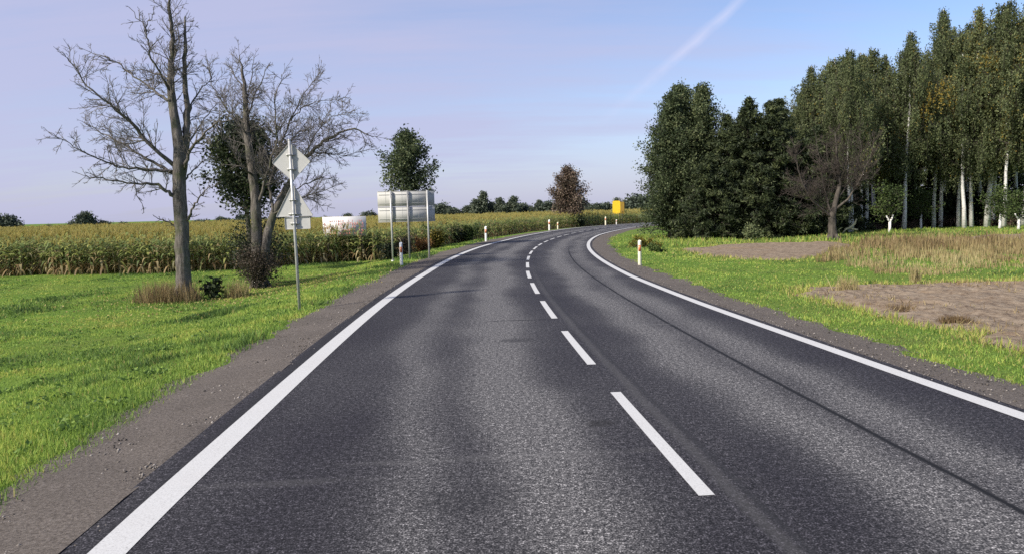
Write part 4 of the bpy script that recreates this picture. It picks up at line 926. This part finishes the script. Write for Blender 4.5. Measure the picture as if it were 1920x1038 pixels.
for q, (x, y, k_, sc) in enumerate(far): dup(FT[k_], at(x, y), q*1.7, (sc, sc, sc*(.80 if q > 21 else .95)), 'distant tree or thicket in the low row along the horizon', GF)

# ------------------------------------------------------------------ road furniture
# warning sign on its pole, seen from behind
T = thing('road_sign', 'grey backs of a diamond, triangle and small plate on one pole by the shoulder', 'road sign', (-4.80, 16.54, g1(-4.8, 16.54)))
T.rotation_euler = (0, -.012, 0)                         # the pole has settled a little to the left
mb = MB(); tube(mb, [(0, 0, -.3), (0, 0, 1.9), (0, 0, 3.76)], .032, 12); tube(mb, [(0, 0, 3.76), (0, 0, 3.785)], [.036, .030], 12); mb.build('pole', M['galv'], T, smooth=False)
def plate(name, poly, y, parent, rim=.02):
    mb = MB(); prism(mb, poly, y, y+.004); p = np.array(poly); c = p.mean(0); n = len(p)
    for i in range(n):                                  # the folded rim of the sheet
        a, b = p[i], p[(i+1) % n]; e = (b-a)/np.linalg.norm(b-a)
        m = np.array([-e[1], e[0]]); m = m if (c-a).dot(m) > 0 else -m
        prism(mb, [tuple(a), tuple(b), tuple(b+m*.006), tuple(a+m*.006)], y-rim, y-.0005)
    o = mb.build(name, M['alu'], parent); return o
def rounded(poly, r, k=4):
    p = np.array(poly, float); out = []
    for i in range(len(p)):
        a, b, c = p[i-1], p[i], p[(i+1) % len(p)]; u, v = norm(a-b), norm(c-b)
        for t in np.linspace(0, 1, k): out.append(tuple((b+u*r)*(1-t)**2+2*t*(1-t)*b+(b+v*r)*t*t))
    return out
def bracket(parent, z, w, y):
    mb = MB(); box(mb, (-w/2, y-.026, z-.018), (w/2, y-.001, z+.018)); tube(mb, [(0, 0, z-.02), (0, 0, z+.02)], .040, 12)
    for s_ in (-1, 1): box(mb, (s_*.052-.012, -.012, z-.015), (s_*.052+.012, y-.027, z+.015))
    mb.build('bracket', M['galv'], parent)
D = plate('diamond_plate', rounded([(0, 2.86), (.43, 3.29), (0, 3.72), (-.43, 3.29)], .035), .062, T); bracket(D, 3.45, .2, .062); bracket(D, 3.13, .2, .062)
Tr = plate('triangle_plate', rounded([(-.42, 2.085), (.42, 2.085), (0, 2.83)], .035), .062, T); bracket(Tr, 2.45, .18, .062); bracket(Tr, 2.14, .26, .062)
Pl = plate('plate', rounded([(-.225, 1.80), (.345, 1.80), (.345, 2.07), (-.225, 2.07)], .03), .062, T); bracket(Pl, 1.93, .2, .062)

# direction board, seen from behind, on three posts
A, B = np.array([-5.46, 34.0]), np.array([-3.80, 34.15]); rz = math.atan2(B[1]-A[1], B[0]-A[0]); Lb = float(np.linalg.norm(B-A))
T = thing('direction_board', 'blank grey back of a wide two row direction board on three steel posts', 'road sign', (A[0], A[1], g1(*A)), rz)
for q, (u, zb) in enumerate(((0, -.2), (Lb*.46, -.2), (Lb, -.2))):
    mb = MB(); zt = 3.22; tube(mb, [(u, 0, zb), (u, 0, 1.5), (u, 0, zt)], .042, 12); box(mb, (u-.07, -.07, -.1), (u+.07, .07, .06)); mb.build('post', (M['galv'], M['greysteel'], M['galv'])[q], T)
for z0, z1 in ((1.79, 2.485), (2.50, 3.20)):
    mb = MB(); y0 = .075; nx = 7; xs = np.linspace(-.60, Lb+.32, nx+1)
    box(mb, (xs[0], y0, z0), (xs[-1], y0+.006, z1))
    for xx in xs[1:-1]: box(mb, (xx-.003, y0-.004, z0+.012), (xx+.003, y0-.0005, z1-.012))
    for zz in (z0, z1-.012): box(mb, (xs[0], y0-.012, zz), (xs[-1], y0-.0005, zz+.0115))
    p_ = mb.build('panel', M['alu2'], T)
    mb = MB(); zc = (z0+z1)/2
    for zz in (zc-.2, zc+.2): box(mb, (xs[0]+.05, .060, zz-.010), (xs[-1]-.05, .0645, zz+.010))
    mb.build('rail', M['alu2'], p_)

# marker posts
def marker(lab, x, y, rz, h=.95, mat='white', sc=1.0, group='white plastic marker posts along the road'):
    T = thing('marker_post', lab, 'marker post', (x, y, g1(x, y)), rz, group); mb = MB()
    sec = [(-.065, -.03), (.065, -.03), (.055, .03), (.02, .06), (-.02, .06), (-.055, .03)]; n = 6; rings = [(-.1, 1), (.4, .98), (h-.05, .95)]
    V = [(a*k_, b*k_, z) for z, k_ in rings for a, b in sec]+[(a*.95, b*.95, h-.05+.05*(b+.03)/.09) for a, b in sec]
    F = [(i*n+j, i*n+(j+1) % n, (i+1)*n+(j+1) % n, (i+1)*n+j) for i in range(3) for j in range(n)]
    mb.add(V, F); mb.add(V[-6:], [(0, 1, 2, 3, 4, 5)]); mb.build('body', M[mat], T)
    mb = MB(); box(mb, (-.05, -.038, h*.56), (.05, -.0305, h*.80)); mb.build('reflector', M['reflector'], T)
    T.scale = (sc, sc, 1); return T
marker('white marker post with an orange reflector on the left shoulder by the direction board', -4.52, 30.3, .1)
marker('white marker post on the left side before the maize, second from the near one', -1.79, 52.9, -.1, 1.1, sc=1.25)
def on_road(px, off):
    """the point at a given offset from the centre line whose bearing from the camera is px"""
    q = CL+off*CN; i = np.argmin(np.abs(q[260:, 0]/q[260:, 1]-px))+260; return q[i]
xx = on_road(.0523, -4.9); marker('white marker post left of the autumn tree, taller of the far pair', xx[0], xx[1], -.2, 1.15, sc=1.4)
xx = on_road(.0638, -5.2); marker('short cream marker post left of the autumn tree, smaller of the far pair', xx[0], xx[1], -.2, .8, 'cream', 1.2)
xx = on_road(.1275, -5.0); marker('cream marker post on the outside of the bend right of the autumn tree', xx[0], xx[1], -.3, 1.15, 'cream', 1.4)
xx = on_road(.1425, -4.8); marker('tiny white marker post farthest round the bend below the yellow sign', xx[0], xx[1], -.3, .7, sc=1.1)
marker('cream marker post on the inner right shoulder of the bend', 4.72, 27.2, -.1, .93, 'cream')

# yellow sign far round the bend
xx = on_road(.1425, -8.2); xx = (float(xx[0]), float(xx[1])); ys = xx[1]/1387
T = thing('yellow_sign', 'bright yellow upright sign standing in the maize beyond the bend', 'sign', (xx[0], xx[1], g1(*xx)), -.15)
for s_ in (-1, 1):
    mb = MB(); tube(mb, [(s_*.42, .06, -.3), (s_*.42, .06, 2.2), (s_*.42, .06, 4.2)], .045, 8); mb.build('post', M['greysteel'], T)
zc = 2.0-g1(*xx); w_, h0, h1 = 7.2*ys, zc-8*ys, zc+16*ys
mb = MB(); prism(mb, rounded([(-w_, h0), (w_, h0), (w_, h1), (-w_, h1)], .25), 0, .04); p_ = mb.build('panel', M['yellow'], T)
xx2 = on_road(.1500, -8.8)
T = thing('yellow_sign', 'amber sign seen half edge on, just right of the bright yellow sign', 'sign', (float(xx2[0]), float(xx2[1]), g1(*xx2)), -.9)
mb = MB(); prism(mb, rounded([(-w_*.8, h0), (w_*.8, h0), (w_*.8, h1*.97), (-w_*.8, h1*.97)], .2), 0, .04); mb.build('panel', M['amber'], T)
mb = MB(); tube(mb, [(0, .06, -.3), (0, .06, 4.1)], .05, 8); mb.build('post', M['greysteel'], T)

# billboard in the maize
bx, by = -9.36, 41.75
T = thing('billboard', 'white billboard with rows of faded pink print rising out of the maize', 'billboard', (bx, by, g1(bx, by)), .05)
zt = 2.0-g1(bx, by)
mb = MB(); box(mb, (-1.21, 0, zt-1.12), (1.21, .06, zt-.03)); P_ = mb.build('board', plain_mat('white_sheet', (.61, .60, .595), (.64, .63, .625), .8, .1, 0, 20), T)
rr = np.random.default_rng(77)
for row, (zz, hh) in enumerate(((.33, .10), (.52, .16), (.70, .13), (.88, .13), (1.05, .12))):
    mb = MB(); x_ = -1.12+(.3 if row == 0 else 0)
    while x_ < 1.03:
        w_ = rr.uniform(.04, .13)
        if rr.random() > .18:
            a = zt-zz; k_ = rr.integers(0, 3)
            box(mb, (x_, -.006, a), (x_+w_*.35, -.0005, a+hh)); 
            if k_ > 0: box(mb, (x_+w_*.36, -.006, a+(hh*.8 if k_ == 1 else 0)), (x_+w_, -.0005, a+(hh if k_ == 1 else hh*.2)))
            if k_ == 2: box(mb, (x_+w_*.36, -.006, a+hh*.45), (x_+w_, -.0005, a+hh*.62))
        x_ += w_+.035
    mb.build('print_row', plain_mat('faded_print', (.55, .20, .17), (.60, .28, .24), .6, .2, 0, 3), P_)
for s_ in (-1, 1):
    mb = MB(); box(mb, (s_*.95-.05, .065, -.3), (s_*.95+.05, .16, zt-.06)); mb.build('post', M['darkbark'], T)
